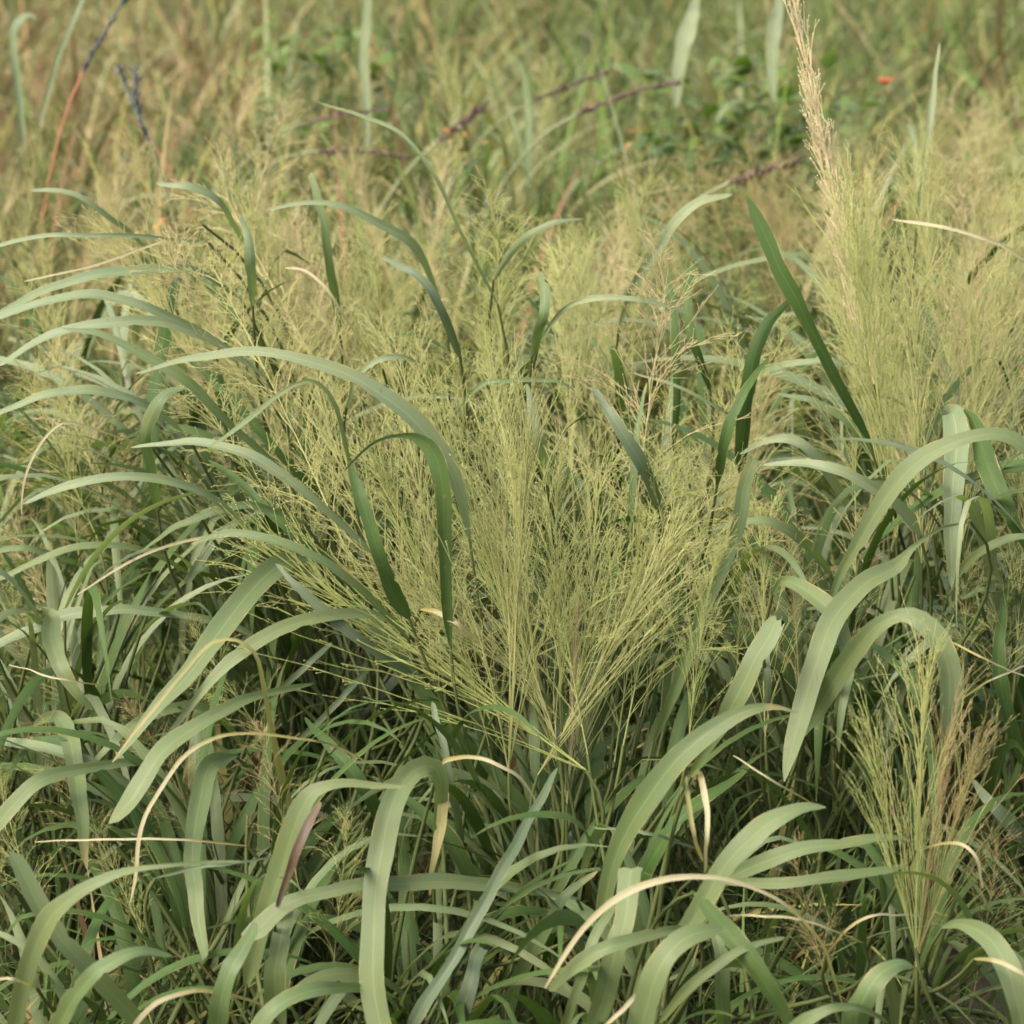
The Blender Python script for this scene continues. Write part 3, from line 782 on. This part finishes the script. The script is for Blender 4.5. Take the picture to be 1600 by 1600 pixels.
    # ---- right edge
    ('right_edge', pl, 3.70, 3.55, 10, [(1470, 670, 12), (1487, 645, 36), (1496, 700, 42), (1490, 762, 38), (1484, 845, 26), (1482, 920, 8)]),
    ('right_edge', dk, 3.68, 3.60, 10, [(1505, 640, 14), (1522, 660, 24), (1542, 722, 36), (1570, 782, 33), (1600, 850, 18), (1620, 900, 6)], -1),
    ('right_edge', g, 3.6, 3.5, 30, [(1480, 930, 8), (1505, 888, 13), (1542, 856, 14), (1585, 841, 13), (1640, 845, 6)]),
    ('right_edge', gy, 3.45, 3.4, 15, [(1620, 1340, 18), (1590, 1300, 23), (1552, 1258, 21), (1518, 1218, 8)]),
    ('right_edge', g, 3.7, 3.6, 30, [(1640, 960, 10), (1590, 930, 14), (1545, 920, 14), (1500, 935, 6)]),
    ('right_edge', dk, 3.6, 3.6, 20, [(1600, 1200, 20), (1570, 1100, 24), (1560, 1000, 20), (1575, 900, 8)]),
    # ---- front right
    ('front_right', g, 3.15, 3.05, 15, [(935, 1470, 20), (945, 1412, 27), (960, 1352, 32), (985, 1300, 38), (1020, 1240, 43), (1060, 1182, 41), (1110, 1140, 34), (1160, 1110, 23), (1205, 1100, 10), (1245, 1108, 3)]),
    ('front_right', g, 3.05, 2.98, 22, [(1010, 1640, 30), (1025, 1550, 32), (1045, 1490, 34), (1072, 1448, 36), (1100, 1400, 37), (1132, 1350, 37), (1170, 1310, 36), (1212, 1279, 34), (1260, 1260, 21), (1305, 1262, 6)]),
    ('front_right', g, 3.15, 3.10, 30, [(1070, 1430, 14), (1110, 1390, 20), (1150, 1366, 26), (1200, 1346, 29), (1260, 1326, 25), (1320, 1318, 20), (1380, 1311, 13), (1420, 1312, 4)]),
    ('front_right', g, 3.12, 3.08, 30, [(1080, 1370, 10), (1180, 1380, 17), (1240, 1380, 20), (1310, 1371, 21), (1385, 1360, 13), (1420, 1350, 4)]),
    ('front_right', g, 3.02, 3.00, 15, [(918, 1640, 32), (932, 1595, 36), (952, 1530, 37), (970, 1460, 38), (982, 1400, 40), (990, 1352, 44)]),
    ('front_right', dr, 3.00, 2.92, 15, [(1320, 1580, 5), (1300, 1520, 7), (1280, 1470, 8), (1222, 1411, 9), (1150, 1376, 11), (1090, 1370, 14), (1030, 1376, 17), (970, 1400, 18), (920, 1441, 14), (880, 1495, 12), (848, 1548, 4)]),
    ('front_right', g, 2.99, 2.95, 25, [(1080, 1448, 8), (1030, 1458, 18), (960, 1480, 26), (900, 1512, 24), (855, 1546, 8)]),
    ('front_right', g, 2.92, 2.88, 18, [(990, 1680, 44), (1004, 1600, 46), (1030, 1520, 46), (1062, 1470, 40), (1105, 1452, 24), (1130, 1450, 6)]),
    ('front_right', dk, 2.98, 2.95, 15, [(1080, 1392, 12), (1108, 1420, 27), (1150, 1470, 34), (1190, 1530, 32), (1226, 1590, 24), (1260, 1650, 10)], -1),
    ('front_right', g, 2.98, 2.95, 20, [(1030, 1600, 12), (1062, 1560, 16), (1092, 1530, 19), (1150, 1490, 16), (1225, 1464, 5)]),
    ('front_right', dr, 3.08, 3.02, 10, [(1078, 1216, 6), (1092, 1209, 14), (1101, 1250, 16), (1107, 1305, 12), (1102, 1365, 5)]),
    ('front_right', tu, 3.09, 3.05, 10, [(1072, 1212, 6), (1074, 1245, 9), (1084, 1300, 9), (1098, 1345, 5)]),
    ('front_right', dr, 2.92, 2.9, 15, [(900, 1640, 6), (950, 1600, 10), (985, 1565, 12), (1005, 1540, 5)]),
    ('front_right', g, 3.2, 3.15, 12, [(1130, 1650, 24), (1128, 1560, 26), (1122, 1480, 26), (1118, 1420, 12)]),
    ('front_right', g, 3.1, 3.05, 20, [(870, 1640, 16), (905, 1540, 18), (930, 1470, 18), (960, 1410, 12)]),
    # ---- red head tussock / lower right
    ('red_head', g, 2.98, 2.92, 18, [(1330, 1660, 40), (1336, 1600, 42), (1350, 1560, 42), (1375, 1522, 37), (1405, 1508, 24), (1425, 1512, 6)]),
    ('red_head', g, 2.93, 2.9, 25, [(1390, 1600, 6), (1350, 1578, 11), (1320, 1574, 14), (1288, 1580, 20), (1250, 1602, 26), (1220, 1640, 22)]),
    ('red_head', g, 3.05, 2.95, 15, [(1470, 1450, 8), (1500, 1444, 20), (1540, 1461, 36), (1570, 1510, 41), (1590, 1570, 41), (1606, 1640, 36)]),
    ('red_head', dr, 2.97, 2.93, 10, [(1520, 1498, 8), (1560, 1502, 11), (1600, 1522, 10), (1640, 1550, 5)]),
    ('red_head', dr, 3.12, 3.05, 10, [(1430, 1330, 4), (1470, 1318, 7), (1502, 1318, 9), (1524, 1340, 9), (1536, 1390, 5)]),
    ('red_head', g, 3.3, 3.2, 20, [(1600, 1640, 20), (1570, 1560, 24), (1530, 1500, 22), (1480, 1470, 8)]),
    # ---- blades half hidden in the haze of seed heads
    ('back_left', pl, 4.2, 4.15, 25, [(540, 640, 6), (560, 590, 10), (590, 564, 13), (625, 556, 10), (655, 566, 3)]),
    ('mid_back', pl, 4.3, 4.25, 25, [(840, 540, 6), (880, 484, 10), (930, 466, 13), (1000, 470, 10), (1075, 488, 4)]),
    ('mid_back', gy, 4.15, 4.1, 15, [(1030, 800, 20), (1005, 730, 27), (965, 665, 26), (925, 605, 8)]),
    ('mid_back', pl, 4.15, 4.1, 15, [(856, 760, 18), (845, 700, 27), (834, 650, 24), (822, 600, 6)]),
    ('back_left', gy, 4.3, 4.25, 15, [(720, 560, 14), (690, 490, 20), (650, 430, 18), (600, 400, 6)]),
    ('mid_back', g, 4.3, 4.25, 15, [(830, 560, 14), (846, 500, 22), (850, 455, 20), (842, 424, 7)]),
    ('mid_back', dk, 4.2, 4.2, 15, [(1120, 760, 16), (1135, 680, 22), (1165, 610, 18), (1200, 560, 5)]),
    ('mid_back', g, 4.2, 4.2, 15, [(980, 900, 12), (985, 800, 15), (995, 700, 14), (1010, 600, 5)]),
    ('back_left', pl, 4.35, 4.3, 15, [(395, 480, 14), (392, 420, 22), (388, 372, 20), (378, 335, 6)]),
    ('plume', pl, 3.75, 3.7, 20, [(1330, 800, 14), (1280, 720, 18), (1240, 690, 18), (1190, 690, 10), (1150, 705, 4)]),
    # ---- thin straws
    ('right_edge', dr, 3.3, 3.3, 10, [(1490, 1100, 5), (1550, 1062, 5), (1630, 1030, 3)]),
    ('right_edge', dr, 3.3, 3.3, 10, [(1485, 1002, 5), (1540, 1030, 5), (1640, 1072, 3)]),
    ('front_right', dr, 3.15, 3.15, 10, [(1270, 1256, 5), (1200, 1215, 5), (1145, 1182, 3)]),
    ('front_right', gy, 3.2, 3.2, 10, [(1090, 1326, 5), (1010, 1302, 6), (930, 1292, 3)]),
    ('red_head', dr, 3.05, 3.05, 10, [(1290, 1492, 5), (1325, 1452, 7), (1375, 1430, 6), (1435, 1428, 3)]),
    ('front_right', dr, 3.02, 3.0, 10, [(1350, 1474, 4), (1290, 1450, 5), (1200, 1428, 6), (1138, 1432, 3)]),
    ('left_edge', dr, 3.4, 3.4, 10, [(170, 1072, 4), (90, 1060, 5), (15, 1038, 3)]),
    ('left_low', dr, 3.2, 3.2, 10, [(390, 1322, 5), (280, 1312, 6), (170, 1310, 5), (60, 1318, 3)]),
    ('left_low', gy, 3.2, 3.2, 10, [(240, 1372, 5), (330, 1352, 6), (430, 1340, 3)]),
    ('front_right', dk, 3.35, 3.3, 20, [(960, 1500, 24), (990, 1400, 28), (1040, 1310, 28), (1110, 1240, 18), (1170, 1200, 5)]),
    ('front', dk, 3.4, 3.35, 20, [(800, 1480, 22), (740, 1380, 28), (690, 1300, 26), (630, 1240, 14), (580, 1210, 5)]),
    ('front', dk, 3.4, 3.4, 20, [(620, 1330, 22), (570, 1240, 26), (520, 1170, 20), (480, 1120, 6)]),
]
for L in LEAVES:
    key, mt, d0, d1, th, pts = L[:6]
    sh_ = {'left_mid': -0.38, 'back_left': -0.62, 'mid_back': -0.62}.get(key, 0.0)     # depth of the tussock's near side
    T[key].traced(mt, d0 + sh_, d1 + sh_, th, pts, flip=L[6] if len(L) > 6 else 1, bow=0.05)

# further blades of each tussock, seen between and behind those
T['center'].fill(26, (0.2, 0.45), (0.1, 0.6), (2, 3), ('dark', 'dark', 'green'), (0.22, 0.42), (0.010, 0.020), math.pi * 0.6, 0.9)
T['left_mid'].fill(30, (0.3, 0.62), (0.1, 0.6), (2, 4), ('green', 'pale', 'dark', 'dark'), (0.3, 0.65), (0.010, 0.024), math.pi, 1.0)
T['left_low'].fill(16, (0.15, 0.38), (0.1, 0.6), (2, 4), ('dark', 'dark', 'green'), (0.3, 0.5), (0.010, 0.020), math.pi * 0.8, 1.0)
T['left_edge'].fill(20, (0.2, 0.5), (0.1, 0.6), (2, 4), ('dark', 'green', 'pale'), (0.3, 0.55), (0.010, 0.024))
T['corner'].fill(10, (0.08, 0.22), (0.1, 0.6), (2, 3), ('dark', 'dark', 'green'), (0.2, 0.36), (0.010, 0.022))
T['front'].fill(12, (0.10, 0.30), (0.1, 0.5), (2, 3), ('dark', 'dark', 'green'), (0.22, 0.42), (0.010, 0.022))
T['front_right'].fill(14, (0.10, 0.30), (0.1, 0.6), (2, 3), ('dark', 'dark', 'green'), (0.22, 0.42), (0.010, 0.024))
T['red_head'].fill(14, (0.10, 0.34), (0.1, 0.6), (2, 3), ('dark', 'dark', 'green'), (0.25, 0.45), (0.008, 0.020))
T['right_hook'].fill(24, (0.2, 0.55), (0.05, 0.5), (2, 3), ('dark', 'dark', 'green'), (0.3, 0.55), (0.010, 0.024))
T['right_edge'].fill(24, (0.2, 0.6), (0.1, 0.6), (2, 4), ('dark', 'green', 'pale'), (0.3, 0.6), (0.010, 0.026))
T['plume'].fill(24, (0.3, 0.6), (0.1, 0.5), (2, 4), ('dark', 'green', 'pale'), (0.35, 0.6), (0.010, 0.022))
T['mid_back'].fill(28, (0.3, 0.62), (0.1, 0.6), (2, 4), ('dark', 'green', 'pale'), (0.3, 0.5), (0.010, 0.022))
T['back_left'].fill(28, (0.3, 0.62), (0.1, 0.6), (2, 4), ('green', 'pale', 'dark'), (0.3, 0.55), (0.009, 0.020))

# more tussocks behind, which show mostly as haze of seed heads over blades
BACK = [
    ((90, 900), 'low blurred tussock against the left edge below the red stalk'),
    ((250, 1080), 'tussock with straw seed heads behind the left layered blades'),
    ((700, 860), 'tussock with hazy seed heads directly behind the central fan'),
    ((1180, 800), 'tussock with pinkish seed heads below the purple stalks'),
    ((1560, 900), 'tussock with rosy tan seed heads at the right edge behind the plume'),
    ((800, 620), 'small far tussock in the olive grass at top centre'),
    ((1420, 640), 'far tussock with fine seed heads below the small red flower'),
    ((400, 660), 'far tussock with tan seed heads near the forked dark stalk'),
]
for i, (uv, lab) in enumerate(BACK):
    t = Tussock(ground_at(*uv), lab)
    t.fill(22, (0.25, 0.55), (0.1, 0.6), (2, 3), ('green', 'pale', 'turn', 'dark'), (0.3, 0.55), (0.008, 0.018))
    T['b%d' % i] = t


# ------------------------------------------------------------------ seed heads
def sh(key, kind, b, t, d0, d1=None, tint='green', stem=True):
    T[key].seed_head(kind, at(b[0], b[1], d0), at(t[0], t[1], d1 if d1 else d0), tint, stem=stem)


sh('center', 'fan', (886, 1250), (770, 720), 3.46, 3.50)
sh('center', 'narrow', (886, 1255), (910, 960), 3.44, 3.44, 'tan')
sh('center', 'fan', (890, 1240), (960, 760), 3.50, 3.6)
sh('center', 'fan', (690, 1120), (500, 640), 3.50, 3.55)
sh('center', 'fan', (690, 1040), (640, 560), 3.60, 3.7)
sh('center', 'fan', (790, 1180), (590, 720), 3.48, 3.5)
sh('center', 'open', (960, 1190), (1030, 720), 3.48, 3.55)
sh('center', 'open', (1000, 1120), (1110, 740), 3.55, 3.6)
sh('center', 'open', (560, 900), (400, 480), 3.75, 3.85)
for i in range(13):
    u = random.gauss(885, 75); v = random.uniform(1040, 1260)
    tu = 500 + 670 * i / 12 + random.gauss(0, 60)
    d = random.uniform(3.36, 3.56)
    sh('center', ('stiff', 'fan', 'open')[i % 3], (u + (tu - 850) * 0.18, v), (tu, random.uniform(600, 900)), d, d + random.uniform(-.05, .1), 'green')
for i in range(23):
    u = random.uniform(480, 1120); v = random.uniform(700, 1040)
    fanx = (u - 860) * random.uniform(0.35, 0.75) + random.gauss(-40, 50)
    ln = min(random.uniform(300, 470), v - random.uniform(330, 460))
    d = random.uniform(3.55, 4.3)
    sh('center', random.choice(['fan', 'fan', 'open', 'open']), (u, v), (u + fanx, v - ln), d, d + random.uniform(-.1, .2), random.choice(['green'] * 7 + ['tan']))
for i in range(11):
    u = random.uniform(380, 640); v = random.uniform(560, 900)
    ln = random.uniform(280, 400); d = random.uniform(3.8, 4.5)
    sh('left_mid', random.choice(['fan', 'open']), (u, v), (u - random.uniform(60, 230), v - ln), d, d + .1, random.choice(['green'] * 4 + ['tan']))
for i in range(10):
    u = random.uniform(40, 380); v = random.uniform(760, 1050)
    ln = random.uniform(220, 320); d = random.uniform(3.7, 4.2)
    sh('left_edge', 'open', (u, v), (u - random.uniform(-30, 160), v - ln), d, d + .1, random.choice(['green', 'rust', 'tan']))
# the narrow plume and the haze round it
sh('plume', 'narrow', (1366, 600), (1238, -10), 3.84, 3.88, 'cream')
sh('plume', 'narrow', (1372, 680), (1285, 190), 3.86, 3.88, 'cream')
sh('plume', 'stiff', (1385, 800), (1325, 330), 3.76, 3.80, 'green')
sh('plume', 'fan', (1400, 840), (1345, 400), 3.72, 3.76, 'green')
sh('plume', 'fan', (1440, 880), (1430, 450), 3.72, 3.76, 'green')
sh('plume', 'fan', (1500, 900), (1530, 470), 3.74, 3.8, 'green')
for i in range(17):
    u = random.uniform(1310, 1620); v = random.uniform(640, 960)
    ln = random.uniform(300, 430); d = random.uniform(3.8, 4.7)
    sh('plume', random.choice(['fan', 'fan', 'open']), (u, v), (u + random.gauss(-10, 60), v - ln), d, d + .1, random.choice(['green', 'green', 'green', 'tan']))
# lower right, open and reddish
sh('red_head', 'stiff', (1432, 1510), (1425, 1050), 3.10, 3.12, 'green')
sh('red_head', 'stiff', (1434, 1490), (1480, 1120), 3.11, 3.14, 'rust')
sh('red_head', 'stiff', (1430, 1480), (1355, 1150), 3.08, 3.06, 'green')
sh('red_head', 'stiff', (1436, 1490), (1515, 1160), 3.12, 3.1, 'rust')
sh('red_head', 'open', (1300, 1560), (1230, 1330), 3.1, 3.1, 'rust')
sh('red_head', 'open', (1520, 1560), (1570, 1310), 3.2, 3.2, 'rust')
sh('right_hook', 'fan', (1196, 1150), (1180, 820), 3.5, 3.55, 'green')
sh('right_hook', 'open', (1250, 1120), (1240, 820), 3.6, 3.65, 'rust')
sh('right_hook', 'open', (1150, 1080), (1160, 770), 3.65, 3.65, 'green')
sh('right_hook', 'open', (1330, 1050), (1350, 800), 3.7, 3.7, 'tan')
sh('right_edge', 'open', (1560, 1100), (1580, 830), 3.55, 3.6, 'green')
sh('right_edge', 'fan', (1590, 1000), (1600, 700), 3.6, 3.7, 'green')
sh('right_edge', 'open', (1500, 1150), (1520, 880), 3.6, 3.6, 'rust')
# low on the left among the blades
for (u, v, du, ln, d) in [(470, 1400, -60, 260, 3.25), (330, 1330, -120, 220, 3.4), (150, 1330, -90, 200, 3.4), (60, 1440, -60, 220, 3.3), (520, 1520, 20, 240, 3.2),
                          (230, 1480, -80, 200, 3.25), (120, 1120, -120, 180, 3.6), (430, 1180, -130, 200, 3.5)]:
    sh('left_low', 'open', (u, v), (u + du, v - ln), d, d, random.choice(['green', 'rust']))
# behind
for key, u0, u1, v0, v1, n, tints, d0, d1 in [
    ('back_left', 250, 620, 450, 640, 10, ['green', 'green', 'tan', 'rust'], 4.4, 5.0), ('b2', 560, 900, 430, 640, 12, ['green', 'tan'], 4.8, 5.6),
    ('mid_back', 820, 1080, 520, 720, 10, ['green', 'green', 'tan'], 4.4, 5.0), ('b3', 1020, 1330, 400, 560, 11, ['rust', 'rust', 'tan'], 4.9, 5.6),
    ('b4', 1420, 1650, 420, 650, 11, ['rust', 'tan', 'green'], 4.8, 5.6), ('b1', 80, 380, 560, 760, 10, ['rust', 'tan', 'green'], 4.5, 5.0),
    ('b0', -40, 200, 480, 640, 8, ['rust', 'tan'], 5.2, 5.8), ('b5', 600, 1000, 250, 400, 4, ['green', 'tan'], 6.5, 7.6),
    ('b6', 1250, 1600, 260, 420, 9, ['green', 'tan'], 6.2, 7.2), ('b7', 180, 520, 260, 420, 5, ['tan', 'rust'], 6.2, 7.2)]:
    for i in range(int(n * (1.2 if key == 'b3' else 0.75))):
        u = random.uniform(u0, u1); v = random.uniform(v0, v1); d = random.uniform(d0, d1)
        ln = random.uniform(240, 380) * 3.9 / d
        sh(key, random.choice(['open', 'open', 'fan']), (u, v), (u + random.gauss(0, 60), v - ln), d, d + .1, random.choice(tints))


# ------------------------------------------------------------------ single stalks standing out of the far grass
def with_florets(v, f, q, r):
    """overlapping pointed florets set along a spike"""
    V, F, nv = [v], [f], len(v)
    tn = unit(np.gradient(q, axis=0))
    for _ in range(46):
        i = random.randrange(len(q) - 1); fr = random.random()
        p = q[i] * (1 - fr) + q[i + 1] * fr
        d = unit(-tn[i] * random.uniform(1.2, 2.4) + np.array([random.gauss(0, 1) for _ in range(3)]) * 0.55)
        ln = r * random.uniform(2.0, 3.6)
        v2, f2 = tube(np.array([p, p + d * ln * .45, p + d * ln]), np.array([.25, .5, .06]) * r, 4)
        V.append(v2); F.append(f2 + nv); nv += len(v2)
    return np.vstack(V), np.vstack(F)


def stalk(name, label, mat, pts, d, w, cat='grass stalk', group='dark seed stalks above the grass', fork=None, mats=None):
    """thin stalk: pts (u,v) top->bottom of what shows, continued down to the ground"""
    P = np.array([at(u, v, d) for u, v in pts])
    bot = P[-1].copy(); dirn = P[-1] - P[-2]
    du = dirn / np.linalg.norm(dirn)
    g0 = np.array([bot[0] + du[0] * 0.34, bot[1] + 0.05, -0.01])
    o = bpy.data.objects.new(name, None); COL.objects.link(o); o.location = g0
    o['label'] = label; o['category'] = cat; o['group'] = group
    q = spline(P, 16)
    r = 1.05 * w / 800 * TAN * d / 2
    v, f = tube(q, r * np.linspace(0.35, 0.6, len(q)), 6)
    v, f = with_florets(v, f, q, r)
    link('seed_spike', make_mesh('seed_spike', v - g0, f), M[mat], o)
    c = bot + du * 0.26
    t = np.linspace(0, 1, 10)[:, None]
    s = bot * (1 - t) ** 2 + 2 * c * t * (1 - t) + g0 * t * t
    v, f = tube(s, np.linspace(r * 0.45, r * 0.5, 10), 6)
    link('stem', make_mesh('stem', v - g0, f), M[mats or 'stem_grey'], o)
    if fork:
        F_ = np.array([at(u, v_, d) for u, v_ in fork])
        q = spline(F_, 10)
        v, f = with_florets(*tube(q, r * 0.5, 6), q, r)
        link('seed_spike', make_mesh('seed_spike', v - g0, f), M[mat], o)
    return o


stalk('seed_stalk', 'tall slate stalk turning red lower down, near the upper left corner', 'black_stem', [(200, -10), (172, 38), (146, 80), (130, 112)], 5.6, 9, mats='red_stem')
stalk('seed_stalk', 'forked dark stalk with two prongs, upper left', 'black_stem', [(188, 112), (202, 145), (217, 182), (232, 220)], 4.9, 10, fork=[(211, 112), (213, 146), (217, 182)])
stalk('seed_stalk', 'thin purple stalk lying level above the left blades', 'blue_stem', [(606, 171), (540, 178), (478, 192)], 6.0, 7)
stalk('seed_stalk', 'purple stalk lying level just below the thin one', 'blue_stem', [(640, 246), (560, 236), (498, 236)], 5.8, 9)
stalk('seed_stalk', 'short thick purple stalk tilted up at top centre', 'blue_stem', [(752, 172), (718, 196), (686, 220)], 6.2, 12)
stalk('seed_stalk', 'dark purple stalk tilted up, the higher of the long pair', 'blue_stem', [(946, 114), (890, 134), (832, 158)], 6.4, 8)
stalk('seed_stalk', 'long dark purple stalk tilted up, the lower of the long pair', 'blue_stem', [(1056, 130), (985, 144), (900, 180)], 6.0, 10)
stalk('seed_stalk', 'purple stalk beside the dark green blade below the plume', 'blue_stem', [(1236, 254), (1195, 266), (1140, 286)], 5.4, 14)


def far_blade(label, pts, d, mat='pale'):
    b = ground_at(pts[0][0], 800); p0 = at(pts[0][0], pts[0][1], d)
    t = Tussock(np.array([p0[0], p0[1] + 0.03, 0]), label, 'pale single blades in the far grass', 'grass_shoot', 'grass shoot')
    t.traced(mat, d, d, 12, pts)


far_blade('pale upright shoot at the top edge, left of centre', [(572, 240, 14), (572, 160, 17), (571, 80, 18), (574, -20, 12)], 6.2)
far_blade('pale leaning shoot with a wide blade at the top edge, right of centre', [(1055, 170, 14), (1062, 110, 24), (1075, 50, 28), (1090, -10, 14)], 6.4)
far_blade('pale wide shoot at the top edge beside the tip of the plume', [(1208, 160, 12), (1208, 95, 22), (1211, 40, 24), (1222, -20, 12)], 6.2)
far_blade('grey green curled shoot in the upper left corner', [(40, 240, 8), (28, 120, 12), (20, 50, 14), (40, 24, 9), (60, 30, 3)], 6.0)
far_blade('slim grey shoot leaning right near the upper left corner', [(60, 200, 8), (85, 110, 10), (110, 40, 10), (135, -10, 5)], 5.8)


def broad_weed(label, u, v, d, n, size, mats, name='broadleaf_weed', cat='weed', group='broad leaved weeds in the far grass'):
    p = at(u, v, d)
    t = Tussock(np.array([p[0], p[1], 0.0]), label, group, name, cat)
    for i in range(n):
        tip = p + np.array([random.gauss(0, size * .7), random.gauss(0, size * .6), random.uniform(-size, size * .5)])
        tip[2] = max(tip[2], 0.05)
        if i % 3 == 0:
            t.stem_to(tip, [random.gauss(0, .4), random.gauss(0, .4), 1], 0.003, 0.0016, spread=0.03)
        az = random.uniform(-3.14, 3.14)
        t.arch(tip, az, R(random.uniform(0, 50)), R(random.uniform(30, 80)), size * random.uniform(0.4, 0.8), size * random.uniform(.14, .30), random.choice(mats), n=8)
    return t


broad_weed('clump of bright green broad leaves at top centre left', 510, 100, 7.4, 70, 0.16, ['broad'])
broad_weed('large patch of deep green broad leaves at upper right of centre', 1150, 170, 7.0, 120, 0.19, ['broad', 'broad', 'green'])
broad_weed('deep green leaves low beside the right end of the purple stalks', 1110, 245, 5.7, 24, 0.10, ['broad', 'dark'])
broad_weed('sprig of orange leaves above the central seed heads', 730, 205, 6.0, 12, 0.05, ['orange', 'turn', 'broad'])
broad_weed('small orange leaves under the long purple stalks', 960, 215, 6.0, 12, 0.05, ['orange', 'turn', 'broad'])
broad_weed('yellow orange leaves by the layered blades at left', 235, 345, 4.9, 8, 0.05, ['orange', 'turn'])


def red_flower():
    d = 6.6
    p = at(1383, 131, d)
    base = np.array([p[0], p[1], 0.0])
    t = Tussock(base, 'small red flower on a thin stem at the upper right', None, 'red_flower', 'flower')
    t.stem_to(p, (0, 0, 1), 0.002, 0.0012, spread=0.01)
    for i in range(6):
        a = i / 6 * 6.283
        n = 6
        tt = np.linspace(0, 1, n)
        path = p + np.stack([np.cos(a) * tt * .022, np.sin(a) * tt * .022, .012 * np.sin(tt * 2.2)], -1)
        side = np.tile(np.array([-math.sin(a), math.cos(a), 0.0]), (n, 1))
        v, f, uv = ribbon(path, .009 * np.sin(np.clip(tt * 2.6 + .25, 0, 3.1)) + .001, side, .2, 3)
        t.add('petal', v, f, M['red_petal'], uv)


red_flower()
